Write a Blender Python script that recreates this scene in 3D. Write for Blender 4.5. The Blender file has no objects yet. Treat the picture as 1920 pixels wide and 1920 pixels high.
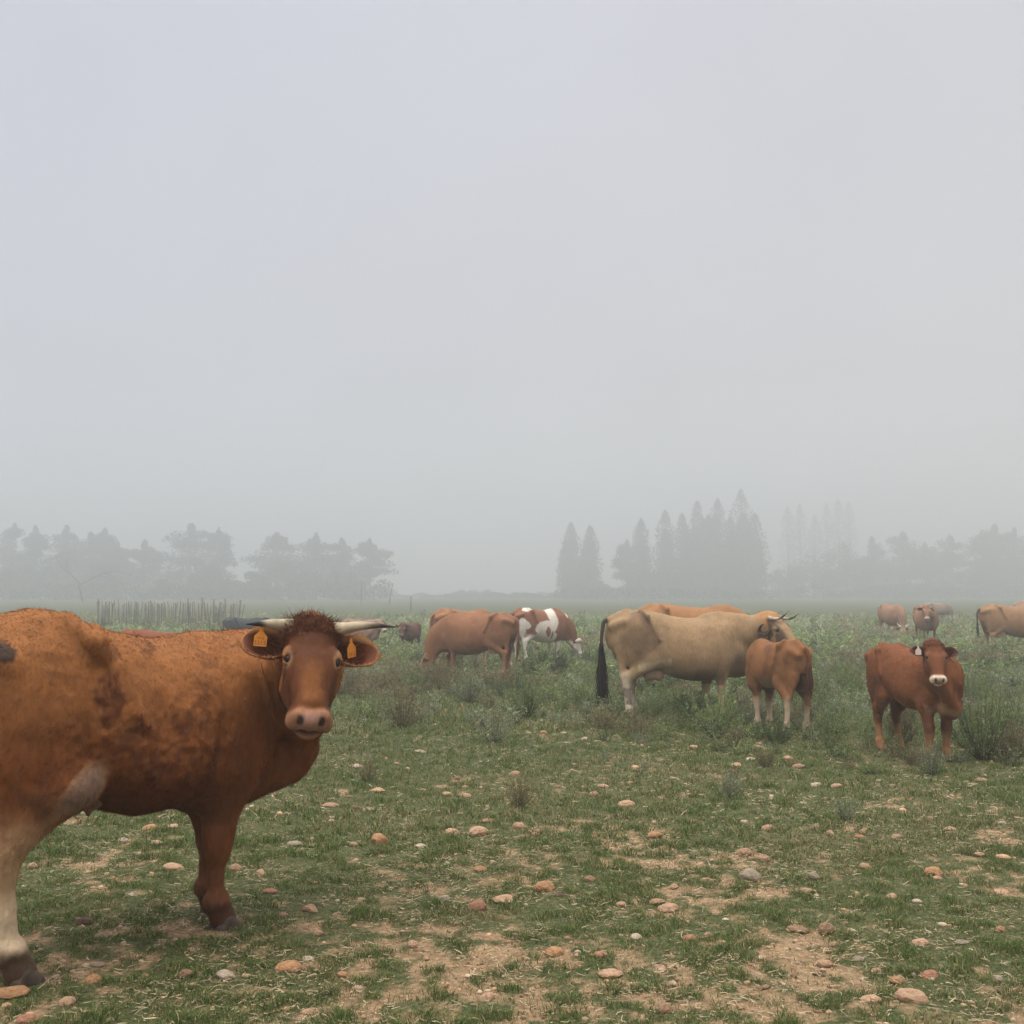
import bpy, math, random
import numpy as np
from mathutils import Vector, Matrix
R = math.radians
C = bpy.context.scene.collection
S = bpy.context.scene
rng = np.random.default_rng(7)
random.seed(7)

# ------------------------------------------------------------------ camera
CAM_H = 1.55
PITCH = R(3.95)
F_PX = 2200.0                      # focal length in pixels of a 1920 px wide picture
cam = bpy.data.objects.new('camera', bpy.data.cameras.new('camera'))
C.objects.link(cam)
cam.location = (0, 0, CAM_H)
cam.rotation_euler = (R(90) + PITCH, 0, 0)
cam.data.sensor_width = 36
cam.data.lens = 36 * F_PX / 1920
cam.data.clip_start = .05
cam.data.clip_end = 3000
S.camera = cam

# ------------------------------------------------------------------ sky
SUN_EL, SUN_AZ = R(52), R(200)
w = bpy.data.worlds.new('World'); S.world = w; w.use_nodes = True
nt = w.node_tree; N = nt.nodes; L = nt.links; N.clear()
out = N.new('ShaderNodeOutputWorld'); bg = N.new('ShaderNodeBackground')
sky = N.new('ShaderNodeTexSky'); sky.sky_type = 'NISHITA'; sky.sun_disc = False
sky.sun_elevation = SUN_EL; sky.sun_rotation = SUN_AZ; sky.dust_density = 6; sky.air_density = 1.0
tc = N.new('ShaderNodeTexCoord'); sp = N.new('ShaderNodeSeparateXYZ')
L.new(tc.outputs['Generated'], sp.inputs[0])
ramp = N.new('ShaderNodeValToRGB')           # overcast: the cloud gets brighter towards the zenith
cr = ramp.color_ramp
cr.elements[0].position = 0.0; cr.elements[0].color = (1.0, 1.03, 1.05, 1)
cr.elements[1].position = 1.0; cr.elements[1].color = (1.0, .98, .94, 1)
for p_, c_ in ((.18, (.690, .695, .735, 1)), (.50, (.575, .580, .660, 1)), (.62, (.76, .765, .77, 1))):
    e = cr.elements.new(p_); e.color = c_
L.new(sp.outputs['Z'], ramp.inputs[0])
# faint unevenness of the cloud cover
noi = N.new('ShaderNodeTexNoise'); noi.inputs['Scale'].default_value = 1.7; noi.inputs['Detail'].default_value = 3
L.new(tc.outputs['Generated'], noi.inputs['Vector'])
mr = N.new('ShaderNodeMapRange'); mr.inputs['From Min'].default_value = .3; mr.inputs['From Max'].default_value = .7
mr.inputs['To Min'].default_value = .90; mr.inputs['To Max'].default_value = 1.09
L.new(noi.outputs[0], mr.inputs['Value'])
mul = N.new('ShaderNodeVectorMath'); mul.operation = 'SCALE'
L.new(ramp.outputs[0], mul.inputs[0]); L.new(mr.outputs[0], mul.inputs['Scale'])
# zenith boost outside of what a level camera sees
mz = N.new('ShaderNodeMapRange'); mz.interpolation_type = 'SMOOTHSTEP'
mz.inputs['From Min'].default_value = .56; mz.inputs['From Max'].default_value = .95
mz.inputs['To Min'].default_value = 10.0; mz.inputs['To Max'].default_value = 60.0
L.new(sp.outputs['Z'], mz.inputs['Value'])
# cooler to the left, a little warmer to the right
sxr = N.new('ShaderNodeMapRange'); sxr.inputs['From Min'].default_value = -.45; sxr.inputs['From Max'].default_value = .45; L.new(sp.outputs['X'], sxr.inputs['Value'])
tnt = N.new('ShaderNodeMixRGB'); tnt.inputs[1].default_value = (.97, .99, 1.035, 1); tnt.inputs[2].default_value = (1.03, 1.01, .975, 1); L.new(sxr.outputs[0], tnt.inputs[0])
mult = N.new('ShaderNodeMixRGB'); mult.blend_type = 'MULTIPLY'; mult.inputs[0].default_value = 1; L.new(mul.outputs[0], mult.inputs[1]); L.new(tnt.outputs[0], mult.inputs[2])
mul2 = N.new('ShaderNodeVectorMath'); mul2.operation = 'SCALE'
L.new(mult.outputs[0], mul2.inputs[0]); L.new(mz.outputs[0], mul2.inputs['Scale'])
mix = N.new('ShaderNodeMixRGB'); mix.inputs[0].default_value = .06
L.new(mul2.outputs[0], mix.inputs[1]); L.new(sky.outputs[0], mix.inputs[2])
L.new(mix.outputs[0], bg.inputs[0]); bg.inputs[1].default_value = .1
L.new(bg.outputs[0], out.inputs[0])

# ------------------------------------------------------------------ sun behind the cloud
sl = bpy.data.lights.new('sun', 'SUN'); sl.energy = 1.4; sl.angle = R(24); sl.color = (1, .95, .86)
so = bpy.data.objects.new('sun', sl); C.objects.link(so)
# direction the light comes from: high, behind the camera's left shoulder
sd = Vector((-.35, -.45, math.tan(SUN_EL) * .57)).normalized()
so.rotation_euler = sd.to_track_quat('Z', 'Y').to_euler(); so.location = sd * 50
sky.sun_rotation = math.atan2(sd.x, sd.y)

S.view_settings.view_transform = 'Standard'; S.view_settings.look = 'None'
S.view_settings.gamma = 1; S.view_settings.exposure = -0.22
S.view_settings.use_curve_mapping = False
S.render.engine = 'CYCLES'
S.cycles.volume_bounces = 2
S.cycles.max_bounces = 5; S.cycles.diffuse_bounces = 3; S.cycles.glossy_bounces = 2
S.cycles.transparent_max_bounces = 4
S.cycles.use_denoising = True
# ================================================================== helpers
def pix(u, v, depth=None):
    """photo pixel -> direction; the ground point when no depth is given"""
    dx = (u - 960) / F_PX; dz = -(v - 960) / F_PX
    c, s = math.cos(PITCH), math.sin(PITCH)
    y = c - s * dz; z = s + c * dz
    t = (-CAM_H / z) if depth is None else depth / y
    return Vector((dx * t, y * t, CAM_H + z * t))

def _h(ix, iy, iz, seed):
    n = (ix * 374761393 + iy * 668265263 + iz * 1440662683 + seed * 974634777) & 0xFFFFFFFF
    n = ((n ^ (n >> 13)) * 1274126177) & 0xFFFFFFFF
    return ((n ^ (n >> 16)) & 0xFFFF) / 65535.0

def vnoise(P, scale, seed=0, octaves=3):
    """value noise in 0..1 at points P (n,3)"""
    P = np.asarray(P, dtype=np.float64) * scale
    tot = np.zeros(len(P)); amp = 1.0; norm = 0
    for o in range(octaves):
        i = np.floor(P).astype(np.int64); f = P - i; f = f * f * (3 - 2 * f)
        r = 0
        for dx in (0, 1):
            wx = f[:, 0] if dx else 1 - f[:, 0]
            for dy in (0, 1):
                wy = f[:, 1] if dy else 1 - f[:, 1]
                for dz in (0, 1):
                    wz = f[:, 2] if dz else 1 - f[:, 2]
                    r = r + wx * wy * wz * _h(i[:, 0] + dx, i[:, 1] + dy, i[:, 2] + dz, seed + o * 31)
        tot += r * amp; norm += amp; amp *= .5; P = P * 2.03 + 17.3
    return tot / norm

def sstep(x, a, b):
    t = np.clip((x - a) / (b - a), 0, 1); return t * t * (3 - 2 * t)

def mesh_np(name, V, F=None, tris=None, quads=None, col=None, smooth=True, mat=None, attr='coat'):
    V = np.asarray(V, dtype=np.float32)
    me = bpy.data.meshes.new(name)
    me.vertices.add(len(V)); me.vertices.foreach_set('co', V.ravel())
    idx = []; sizes = []
    if quads is not None and len(quads): idx.append(np.asarray(quads).ravel()); sizes.append(np.full(len(quads), 4))
    if tris is not None and len(tris): idx.append(np.asarray(tris).ravel()); sizes.append(np.full(len(tris), 3))
    if F is not None and len(F):
        idx.append(np.array([i for f in F for i in f])); sizes.append(np.array([len(f) for f in F]))
    idx = np.concatenate(idx).astype(np.int32); sizes = np.concatenate(sizes).astype(np.int32)
    me.loops.add(len(idx)); me.loops.foreach_set('vertex_index', idx)
    me.polygons.add(len(sizes))
    st = np.concatenate([[0], np.cumsum(sizes)[:-1]]).astype(np.int32)
    me.polygons.foreach_set('loop_start', st)
    me.polygons.foreach_set('loop_total', sizes)
    me.polygons.foreach_set('use_smooth', np.full(len(sizes), smooth))
    if col is not None:
        a = me.color_attributes.new(attr, 'FLOAT_COLOR', 'POINT')
        c4 = np.ones((len(V), 4), dtype=np.float32); c4[:, :3] = col
        a.data.foreach_set('color', c4.ravel())
    me.update(calc_edges=True); me.validate()
    if mat: me.materials.append(mat)
    return me

def link(name, me, parent=None, loc=None):
    o = bpy.data.objects.new(name, me); C.objects.link(o)
    if parent: o.parent = parent
    if loc is not None: o.location = loc
    return o

def tag(o, label=None, cat=None, group=None, kind=None):
    if label: o['label'] = label
    if cat: o['category'] = cat
    if group: o['group'] = group
    if kind: o['kind'] = kind
    return o

def norm(v):
    v = np.asarray(v, float); return v / np.linalg.norm(v)

def tube(pts, rad, seg=8, flat=None, cap=True):
    """swept tube through pts with radius list; returns V, quads, tris"""
    P = np.asarray(pts, float); n = len(P); V = []; up = np.array([0.0, .13, 1.0])
    T = np.gradient(P, axis=0); T /= np.linalg.norm(T, axis=1)[:, None] + 1e-12
    a0 = np.cross(T[0], up)
    if np.linalg.norm(a0) < .05: a0 = np.cross(T[0], [0, 1, 0])
    a = norm(a0); rings = []
    for i in range(n):
        a = norm(a - T[i] * np.dot(a, T[i])); b = np.cross(T[i], a)
        r = rad[i] if np.ndim(rad[i]) else (rad[i], rad[i])
        th = np.arange(seg) * 2 * np.pi / seg
        rings.append(P[i] + np.outer(np.cos(th) * r[0], a) + np.outer(np.sin(th) * r[1], b))
    V = np.concatenate(rings); q = []
    for i in range(n - 1):
        for j in range(seg):
            k = (j + 1) % seg
            q.append((i * seg + j, i * seg + k, (i + 1) * seg + k, (i + 1) * seg + j))
    t = []
    if cap:
        V = np.concatenate([V, P[:1], P[-1:]]); c0 = n * seg
        for j in range(seg):
            k = (j + 1) % seg
            t.append((c0, k, j)); t.append((c0 + 1, (n - 1) * seg + j, (n - 1) * seg + k))
    return V, np.array(q), np.array(t).reshape(-1, 3)

def spline(pts, n):
    """Catmull-Rom resample (works on any number of columns)"""
    P = np.asarray(pts, float); m = len(P)
    Q = np.concatenate([[2 * P[0] - P[1]], P, [2 * P[-1] - P[-2]]])
    o = []
    for t in np.linspace(0, m - 1, n):
        i = min(int(t), m - 2); f = t - i
        a, b, c, d = Q[i], Q[i + 1], Q[i + 2], Q[i + 3]
        o.append(.5 * ((2 * b) + (-a + c) * f + (2 * a - 5 * b + 4 * c - d) * f * f + (-a + 3 * b - 3 * c + d) * f ** 3))
    return np.array(o)

# ------------------------------------------------------------------ implicit body modelling
class Field:
    def __init__(s, lo, hi, vox):
        s.vox = vox; s.lo = np.array(lo, float)
        s.n = np.ceil((np.array(hi) - s.lo) / vox).astype(int) + 1
        s.D = np.full(s.n, 1.0, dtype=np.float32)
        s.ax = [s.lo[i] + np.arange(s.n[i]) * vox for i in range(3)]
    def sub(s, lo, hi):
        a = np.clip(np.floor((np.array(lo) - s.lo) / s.vox).astype(int), 0, s.n)
        b = np.clip(np.ceil((np.array(hi) - s.lo) / s.vox).astype(int) + 1, 0, s.n)
        if (b <= a).any(): return None
        sl = tuple(slice(a[i], b[i]) for i in range(3))
        X = s.ax[0][sl[0]][:, None, None]; Y = s.ax[1][sl[1]][None, :, None]; Z = s.ax[2][sl[2]][None, None, :]
        return sl, X, Y, Z
    def put(s, sl, d, k, cut=False):
        A = s.D[sl]
        if cut: s.D[sl] = np.maximum(A, -d) + h2(A, -d, k)
        else: s.D[sl] = np.minimum(A, d) - h2(A, d, k)
    def cone(s, a, b, ra, rb, k=.05, fy=1.0, cut=False):
        a = np.array(a, float); b = np.array(b, float); m = max(ra, rb) * max(1, fy) + k + 3 * s.vox
        g = s.sub(np.minimum(a, b) - m, np.maximum(a, b) + m)
        if g is None: return
        sl, X, Y, Z = g; v = b - a; vv = v @ v + 1e-12
        t = np.clip(((X - a[0]) * v[0] + (Y - a[1]) * v[1] + (Z - a[2]) * v[2]) / vv, 0, 1)
        d = np.sqrt((X - a[0] - t * v[0]) ** 2 + ((Y - a[1] - t * v[1]) / fy) ** 2 + (Z - a[2] - t * v[2]) ** 2) - (ra + (rb - ra) * t)
        s.put(sl, (d * min(1, fy)).astype(np.float32), k, cut)
    def ell(s, c, r, M=None, k=.05, cut=False):
        c = np.array(c, float); r = np.array(r, float); m = max(r) + k + 3 * s.vox
        g = s.sub(c - m, c + m)
        if g is None: return
        sl, X, Y, Z = g; x, y, z = X - c[0], Y - c[1], Z - c[2]
        if M is not None:
            M = np.asarray(M)   # columns = local axes
            x, y, z = (M[0, 0] * x + M[1, 0] * y + M[2, 0] * z, M[0, 1] * x + M[1, 1] * y + M[2, 1] * z, M[0, 2] * x + M[1, 2] * y + M[2, 2] * z)
        k0 = np.sqrt((x / r[0]) ** 2 + (y / r[1]) ** 2 + (z / r[2]) ** 2)
        k1 = np.sqrt((x / r[0] ** 2) ** 2 + (y / r[1] ** 2) ** 2 + (z / r[2] ** 2) ** 2) + 1e-9
        s.put(sl, (k0 * (k0 - 1) / k1).astype(np.float32), k, cut)
    def trunk(s, st, k=.05):
        """st rows: x, top, bottom, halfwidth ; egg section, widest below the middle"""
        st = spline(st, 60); x0, x1 = st[0, 0], st[-1, 0]
        m = .12
        g = s.sub((x0 - m, -.6, st[:, 2].min() - m), (x1 + m, .6, st[:, 1].max() + m)); sl, X, Y, Z = g
        xc = np.clip(X, x0, x1)
        top = np.interp(xc.ravel(), st[:, 0], st[:, 1])[:, None, None]; bot = np.interp(xc.ravel(), st[:, 0], st[:, 2])[:, None, None]
        hw = np.interp(xc.ravel(), st[:, 0], st[:, 3])[:, None, None]
        zc = (top + bot) / 2; hh = (top - bot) / 2
        q = np.clip((Z - zc) / hh, -1.3, 1.3)
        hwz = hw * (1 - .16 * q - .03 * q * q)
        e = 2.25
        rr = (np.abs(Y / hwz) ** e + np.abs((Z - zc) / hh) ** e) ** (1 / e)
        d = (rr - 1) * np.minimum(hw, hh)
        d = np.sqrt(np.maximum(d, 0) ** 2 + (X - xc) ** 2) + np.minimum(d, 0)
        s.put(sl, d.astype(np.float32), k)
    def mesh(s, smooth=2):
        D = s.D; S_ = D < 0
        nx, ny, nz = D.shape
        c = np.zeros((nx - 1, ny - 1, nz - 1), dtype=np.int8)
        for a in (0, 1):
            for b in (0, 1):
                for e in (0, 1):
                    c += S_[a:nx - 1 + a, b:ny - 1 + b, e:nz - 1 + e]
        cells = np.argwhere((c > 0) & (c < 8)); ids = np.full(c.shape, -1, dtype=np.int32)
        ids[cells[:, 0], cells[:, 1], cells[:, 2]] = np.arange(len(cells))
        corners = [(a, b, e) for a in (0, 1) for b in (0, 1) for e in (0, 1)]
        val = {k: D[cells[:, 0] + k[0], cells[:, 1] + k[1], cells[:, 2] + k[2]].astype(np.float64) for k in corners}
        acc = np.zeros((len(cells), 3)); cnt = np.zeros(len(cells))
        for k in corners:
            for ax in range(3):
                if k[ax] == 0:
                    k2 = list(k); k2[ax] = 1; k2 = tuple(k2)
                    a, b = val[k], val[k2]; msk = (a < 0) != (b < 0)
                    t = np.where(msk, a / (a - b + 1e-12), 0)
                    p = np.array(k, float)[None, :].repeat(len(cells), 0); p[:, ax] += t
                    acc += p * msk[:, None]; cnt += msk
        V = s.lo + (cells + acc / np.maximum(cnt, 1)[:, None]) * s.vox
        Q = []
        for ax in range(3):
            o1, o2 = [(1, 2), (2, 0), (0, 1)][ax]
            sh = [slice(None)] * 3; sh2 = [slice(None)] * 3
            sh[ax] = slice(0, -1); sh2[ax] = slice(1, None)
            A = S_[tuple(sh)]; B = S_[tuple(sh2)]
            E = np.argwhere(A != B)
            E = E[(E[:, o1] > 0) & (E[:, o2] > 0) & (E[:, o1] < D.shape[o1] - 1) & (E[:, o2] < D.shape[o2] - 1)]
            fl = A[E[:, 0], E[:, 1], E[:, 2]]
            def cid(d1, d2):
                I = E.copy(); I[:, o1] -= d1; I[:, o2] -= d2
                return ids[I[:, 0], I[:, 1], I[:, 2]]
            q = np.stack([cid(1, 1), cid(0, 1), cid(0, 0), cid(1, 0)], 1)
            q[~fl] = q[~fl][:, ::-1]
            Q.append(q)
        Q = np.concatenate(Q); Q = Q[(Q >= 0).all(1)]
        for _ in range(smooth):
            V = lap(V, Q, .5)
        return V, Q

def h2(a, b, k):
    h = np.maximum(k - np.abs(a - b), 0) / k
    return h * h * k * .25

def lap(V, Q, f=.5):
    a = np.concatenate([Q[:, i] for i in range(4)] * 2); b = np.concatenate([Q[:, (i + 1) % 4] for i in range(4)] + [Q[:, (i - 1) % 4] for i in range(4)])
    n = len(V); cnt = np.bincount(a, minlength=n)[:, None] + 1e-9
    M = np.stack([np.bincount(a, weights=V[b, i], minlength=n) for i in range(3)], 1) / cnt
    return V * (1 - f) + M * f

def vnormals(V, Q):
    fn = np.cross(V[Q[:, 2]] - V[Q[:, 0]], V[Q[:, 3]] - V[Q[:, 1]])
    Nn = np.zeros_like(V)
    for i in range(4):
        for j in range(3): Nn[:, j] += np.bincount(Q[:, i], weights=fn[:, j], minlength=len(V))
    return Nn / (np.linalg.norm(Nn, axis=1)[:, None] + 1e-12)

# ------------------------------------------------------------------ materials
def mat_new(name):
    m = bpy.data.materials.new(name); m.use_nodes = True
    n = m.node_tree.nodes; b = n['Principled BSDF']
    return m, n, m.node_tree.links, b

def coat_mat(name='coat', rough=.75, noise=90, bump=.5, var=.35, stretch=(1, 1, .35), sheen=0, dist=.004, attr='coat'):
    m, n, l, b = mat_new(name)
    a = n.new('ShaderNodeAttribute'); a.attribute_name = attr
    t = n.new('ShaderNodeTexCoord'); mp = n.new('ShaderNodeMapping'); mp.inputs['Scale'].default_value = stretch
    l.new(t.outputs['Object'], mp.inputs[0])
    n1 = n.new('ShaderNodeTexNoise'); n1.inputs['Scale'].default_value = noise; n1.inputs['Detail'].default_value = 4; n1.inputs['Roughness'].default_value = .65
    l.new(mp.outputs[0], n1.inputs['Vector'])
    n2 = n.new('ShaderNodeTexNoise'); n2.inputs['Scale'].default_value = noise / 7; n2.inputs['Detail'].default_value = 5; n2.inputs['Distortion'].default_value = .6
    l.new(t.outputs['Object'], n2.inputs['Vector'])
    mr1 = n.new('ShaderNodeMapRange'); mr1.inputs['From Min'].default_value = .25; mr1.inputs['From Max'].default_value = .75
    mr1.inputs['To Min'].default_value = 1 - var; mr1.inputs['To Max'].default_value = 1 + var
    mx = n.new('ShaderNodeMath'); mx.operation = 'ADD'; l.new(n1.outputs[0], mx.inputs[0]); l.new(n2.outputs[0], mx.inputs[1])
    hf = n.new('ShaderNodeMath'); hf.operation = 'MULTIPLY'; hf.inputs[1].default_value = .5; l.new(mx.outputs[0], hf.inputs[0])
    l.new(hf.outputs[0], mr1.inputs['Value'])
    sc = n.new('ShaderNodeVectorMath'); sc.operation = 'SCALE'; l.new(a.outputs['Color'], sc.inputs[0]); l.new(mr1.outputs[0], sc.inputs['Scale'])
    l.new(sc.outputs[0], b.inputs['Base Color'])
    b.inputs['Roughness'].default_value = rough
    b.inputs['Specular IOR Level'].default_value = .14
    if sheen: b.inputs['Sheen Weight'].default_value = sheen; b.inputs['Sheen Roughness'].default_value = .5
    bp = n.new('ShaderNodeBump'); bp.inputs['Strength'].default_value = bump; bp.inputs['Distance'].default_value = dist
    l.new(hf.outputs[0], bp.inputs['Height']); l.new(bp.outputs[0], b.inputs['Normal'])
    return m

def plain(name, col, rough=.6, spec=.4, noise=None, var=.2, bump=0):
    m, n, l, b = mat_new(name)
    b.inputs['Roughness'].default_value = rough; b.inputs['Specular IOR Level'].default_value = spec
    b.inputs['Base Color'].default_value = (*col, 1)
    if noise:
        t = n.new('ShaderNodeTexCoord'); n1 = n.new('ShaderNodeTexNoise'); n1.inputs['Scale'].default_value = noise; n1.inputs['Detail'].default_value = 5
        l.new(t.outputs['Object'], n1.inputs['Vector'])
        r = n.new('ShaderNodeValToRGB'); r.color_ramp.elements[0].position = .3; r.color_ramp.elements[1].position = .7
        r.color_ramp.elements[0].color = (*[c * (1 - var) for c in col], 1); r.color_ramp.elements[1].color = (*[c * (1 + var) for c in col], 1)
        l.new(n1.outputs[0], r.inputs[0]); l.new(r.outputs[0], b.inputs['Base Color'])
        if bump:
            bp = n.new('ShaderNodeBump'); bp.inputs['Strength'].default_value = bump; bp.inputs['Distance'].default_value = .01
            l.new(n1.outputs[0], bp.inputs['Height']); l.new(bp.outputs[0], b.inputs['Normal'])
    return m

def leaf_mat(name, attr='tint', rough=.7, var=.25, trans=.25):
    m, n, l, b = mat_new(name)
    a = n.new('ShaderNodeAttribute'); a.attribute_name = attr
    oi = n.new('ShaderNodeObjectInfo')
    mr = n.new('ShaderNodeMapRange'); mr.inputs['To Min'].default_value = 1 - var; mr.inputs['To Max'].default_value = 1 + var
    l.new(oi.outputs['Random'], mr.inputs['Value'])
    sc = n.new('ShaderNodeVectorMath'); sc.operation = 'SCALE'
    l.new(a.outputs['Color'], sc.inputs[0]); l.new(mr.outputs[0], sc.inputs['Scale'])
    l.new(sc.outputs[0], b.inputs['Base Color']); b.inputs['Roughness'].default_value = rough; b.inputs['Specular IOR Level'].default_value = .2
    tr = n.new('ShaderNodeBsdfTranslucent'); l.new(sc.outputs[0], tr.inputs[0])
    ms = n.new('ShaderNodeMixShader'); ms.inputs[0].default_value = trans
    l.new(b.outputs[0], ms.inputs[1]); l.new(tr.outputs[0], ms.inputs[2]); l.new(ms.outputs[0], n['Material Output'].inputs['Surface'])
    return m
# ================================================================== cattle
M_COAT = coat_mat('coat_hair', noise=46, var=.40, bump=.9, stretch=(1, 1, .4), dist=.006)
M_COAT_FAR = coat_mat('coat_hair_far', noise=22, var=.28, bump=.3, dist=.006)
M_HORN = coat_mat('horn', rough=.42, noise=26, var=.30, bump=.25, stretch=(.25, 1, 1), sheen=0, dist=.002)
M_HOOF = coat_mat('hoof', rough=.55, noise=30, var=.3, bump=.4, sheen=0)
M_EYE = plain('eye_dark', (.006, .004, .003), rough=.16, spec=.22)
M_SKIN = plain('udder_skin', (.44, .27, .20), rough=.55, noise=9, var=.18, bump=.2)
M_TAG = plain('tag_plastic_orange', (.62, .22, .02), rough=.4, noise=30, var=.12)
M_TAGW = plain('tag_plastic_pale', (.62, .50, .40), rough=.4)
M_INK = plain('tag_ink', (.12, .05, .02), rough=.6)

BASE_ST = [(-.97, 1.19, .92, .05), (-.93, 1.26, .88, .13), (-.84, 1.33, .83, .20), (-.70, 1.385, .78, .245), (-.50, 1.405, .70, .265),
           (-.30, 1.375, .60, .30), (0, 1.345, .50, .345), (.25, 1.34, .48, .335), (.45, 1.37, .50, .285),
           (.62, 1.35, .53, .235), (.76, 1.29, .59, .18), (.88, 1.20, .70, .11)]

def hoof_mesh():
    f = Field((-.10, -.09, -.02), (.12, .09, .13), .007)
    for y in (-.027, .027):
        f.cone((-.01, y, .05), (.055, y * .9, .012), .038, .022, k=.006)
        f.cone((-.03, y, .02), (.03, y, .015), .032, .030, k=.01)
    f.ell((0, 0, -.05), (.2, .2, .045), k=.003, cut=True)
    V, Q = f.mesh(1); V[:, 2] = np.maximum(V[:, 2], 0)
    col = np.array([.055, .040, .032]) * (1 + .8 * vnoise(V, 30, 3)[:, None])
    return mesh_np('hoof', V, quads=Q, col=col, mat=M_HOOF)
HOOF = hoof_mesh()

def strips(P, D_, Ln, W, col, rs, bend=.3, g=None):
    """thin two-segment hairs: roots P, directions D_, lengths, widths"""
    n = len(P); side = np.cross(D_, rs.normal(size=(n, 3))); side /= np.linalg.norm(side, axis=1)[:, None] + 1e-9
    b = rs.normal(size=(n, 3)) * bend
    if g is not None: b = b * .6 + np.array(g) * bend
    m = P + D_ * (Ln * .5)[:, None]; t = P + (D_ + b * 1.0) * Ln[:, None]
    m = m + b * (Ln * .2)[:, None]
    V = np.stack([P - side * W[:, None], P + side * W[:, None], m + side * W[:, None] * .8, m - side * W[:, None] * .8, t], 1).reshape(-1, 3)
    i = np.arange(n)[:, None] * 5
    Q = np.concatenate([i, i + 1, i + 2, i + 3], 1); T = np.concatenate([i + 3, i + 2, i + 4], 1)
    return V, Q, T, np.repeat(col, 5, 0)

class Bag:
    """collects geometry for one mesh"""
    def __init__(s): s.V = []; s.Q = []; s.T = []; s.C = []; s.n = 0
    def add(s, V, Q=None, T=None, c=(1, 1, 1)):
        V = np.asarray(V); s.V.append(V)
        if Q is not None and len(Q): s.Q.append(np.asarray(Q) + s.n)
        if T is not None and len(T): s.T.append(np.asarray(T) + s.n)
        c = np.asarray(c, float); s.C.append(np.tile(c, (len(V), 1)) if c.ndim == 1 else c); s.n += len(V)
    def mesh(s, name, mat, attr='coat', smooth=True, k=1.0):
        return mesh_np(name, np.concatenate(s.V) * k, quads=np.concatenate(s.Q) if s.Q else None, tris=np.concatenate(s.T) if s.T else None,
                       col=np.concatenate(s.C), mat=mat, attr=attr, smooth=smooth)

def ear_geo(Ln, Wd, inner, outer, rim, hairs, rs):
    nu, nv = 12, 9
    U, Vv = np.meshgrid(np.linspace(0, 1, nu), np.linspace(-1, 1, nv), indexing='ij')
    wprof = Wd * .5 * (.30 + .70 * np.sin(np.pi * np.clip(U * .93 + .05, 0, 1)) ** .8) * np.where(U > .82, np.sqrt(np.clip(1 - ((U - .82) / .19) ** 2, .02, 1)), 1)
    x = U * Ln; y = Vv * wprof; cup = (.055 + .03 * (1 - U)) * (Wd / .14)
    z = -cup * (1 - Vv ** 2) * np.sin(np.pi * np.clip(U + .15, 0, 1)) ** .6 + .02 * np.sin(U * 3)
    A = np.stack([x, y, z], -1).reshape(-1, 3); th = .007 * Wd / .14
    B = A.copy(); B[:, 2] -= th + .012 * (1 - U.ravel())
    V = np.concatenate([A, B]); q = []; o = nu * nv
    for i in range(nu - 1):
        for j in range(nv - 1):
            a = i * nv + j; q.append((a, a + nv, a + nv + 1, a + 1)); q.append((o + a, o + a + 1, o + a + nv + 1, o + a + nv))
    for i in range(nu - 1):
        a = i * nv; q.append((a, o + a, o + a + nv, a + nv)); a = i * nv + nv - 1; q.append((a, a + nv, o + a + nv, o + a))
    for j in range(nv - 1):
        a = (nu - 1) * nv + j; q.append((a, o + a, o + a + 1, a + 1))
    edge = np.clip(np.maximum(np.abs(Vv), np.clip((U - .8) * 5, 0, 1)), 0, 1).ravel()
    ci = np.array(inner) + (np.array(rim) - np.array(inner)) * sstep(edge, .72, 1)[:, None]
    col = np.concatenate([ci, np.tile(outer, (o, 1)) * (.8 + .4 * vnoise(B, 40, 5)[:, None])])
    bag = Bag(); bag.add(V, Q=np.array(q), c=col)
    if hairs:
        sel = np.argsort(-edge + rs.random(len(edge)) * .02)[:int(len(edge) * .45)]
        k = rs.choice(sel, hairs); P = A[k] + rs.normal(size=(hairs, 3)) * .006
        d = np.stack([.5 + .3 * rs.random(hairs), np.sign(P[:, 1]) * (.4 + .5 * rs.random(hairs)), .1 + .5 * rs.random(hairs)], 1)
        d /= np.linalg.norm(d, axis=1)[:, None]
        hv, hq, ht, hc = strips(P, d, .008 + .012 * rs.random(hairs), np.full(hairs, .0009), np.array(rim)[None] * (.5 + .7 * rs.random((hairs, 1))), rs)
        bag.add(hv, hq, ht, hc)
        n2 = hairs; P = np.stack([rs.random(n2) * Ln * .6, (rs.random(n2) - .5) * Wd * .7, np.full(n2, -.03)], 1)
        d = np.stack([.8 + rs.random(n2) * .4, rs.normal(size=n2) * .4, .5 + rs.random(n2) * .5], 1); d /= np.linalg.norm(d, axis=1)[:, None]
        hv, hq, ht, hc = strips(P, d, .03 + .025 * rs.random(n2), np.full(n2, .0012), np.array(inner)[None] * (.5 + 1.4 * rs.random((n2, 1))), rs)
        bag.add(hv, hq, ht, hc)
    return bag

def frame(xd, zd):
    x = norm(xd); z = np.array(zd, float); z = norm(z - x * (z @ x)); y = np.cross(z, x)
    return np.stack([x, y, z], 1)

def hornpath(side, kind):
    s = side
    K = {'side_r': [(.01, .085, -.03), (.01, .15, -.02), (.01, .22, -.00), (.02, .29, .02), (.045, .355, .04)],
         'side_l': [(.005, .095, -.03), (.012, .14, -.015), (.042, .195, .025), (.082, .245, .075), (.12, .275, .14)],
         'lyre': [(0, .075, -.03), (-.01, .14, -.02), (.0, .22, .03), (-.04, .29, .10), (-.10, .34, .14)],
         'short': [(0, .075, -.03), (-.01, .12, -.01), (-.03, .16, .03), (-.08, .18, .06)]}[kind]
    return np.array([(a, b * s, c) for a, b, c in K])

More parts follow.
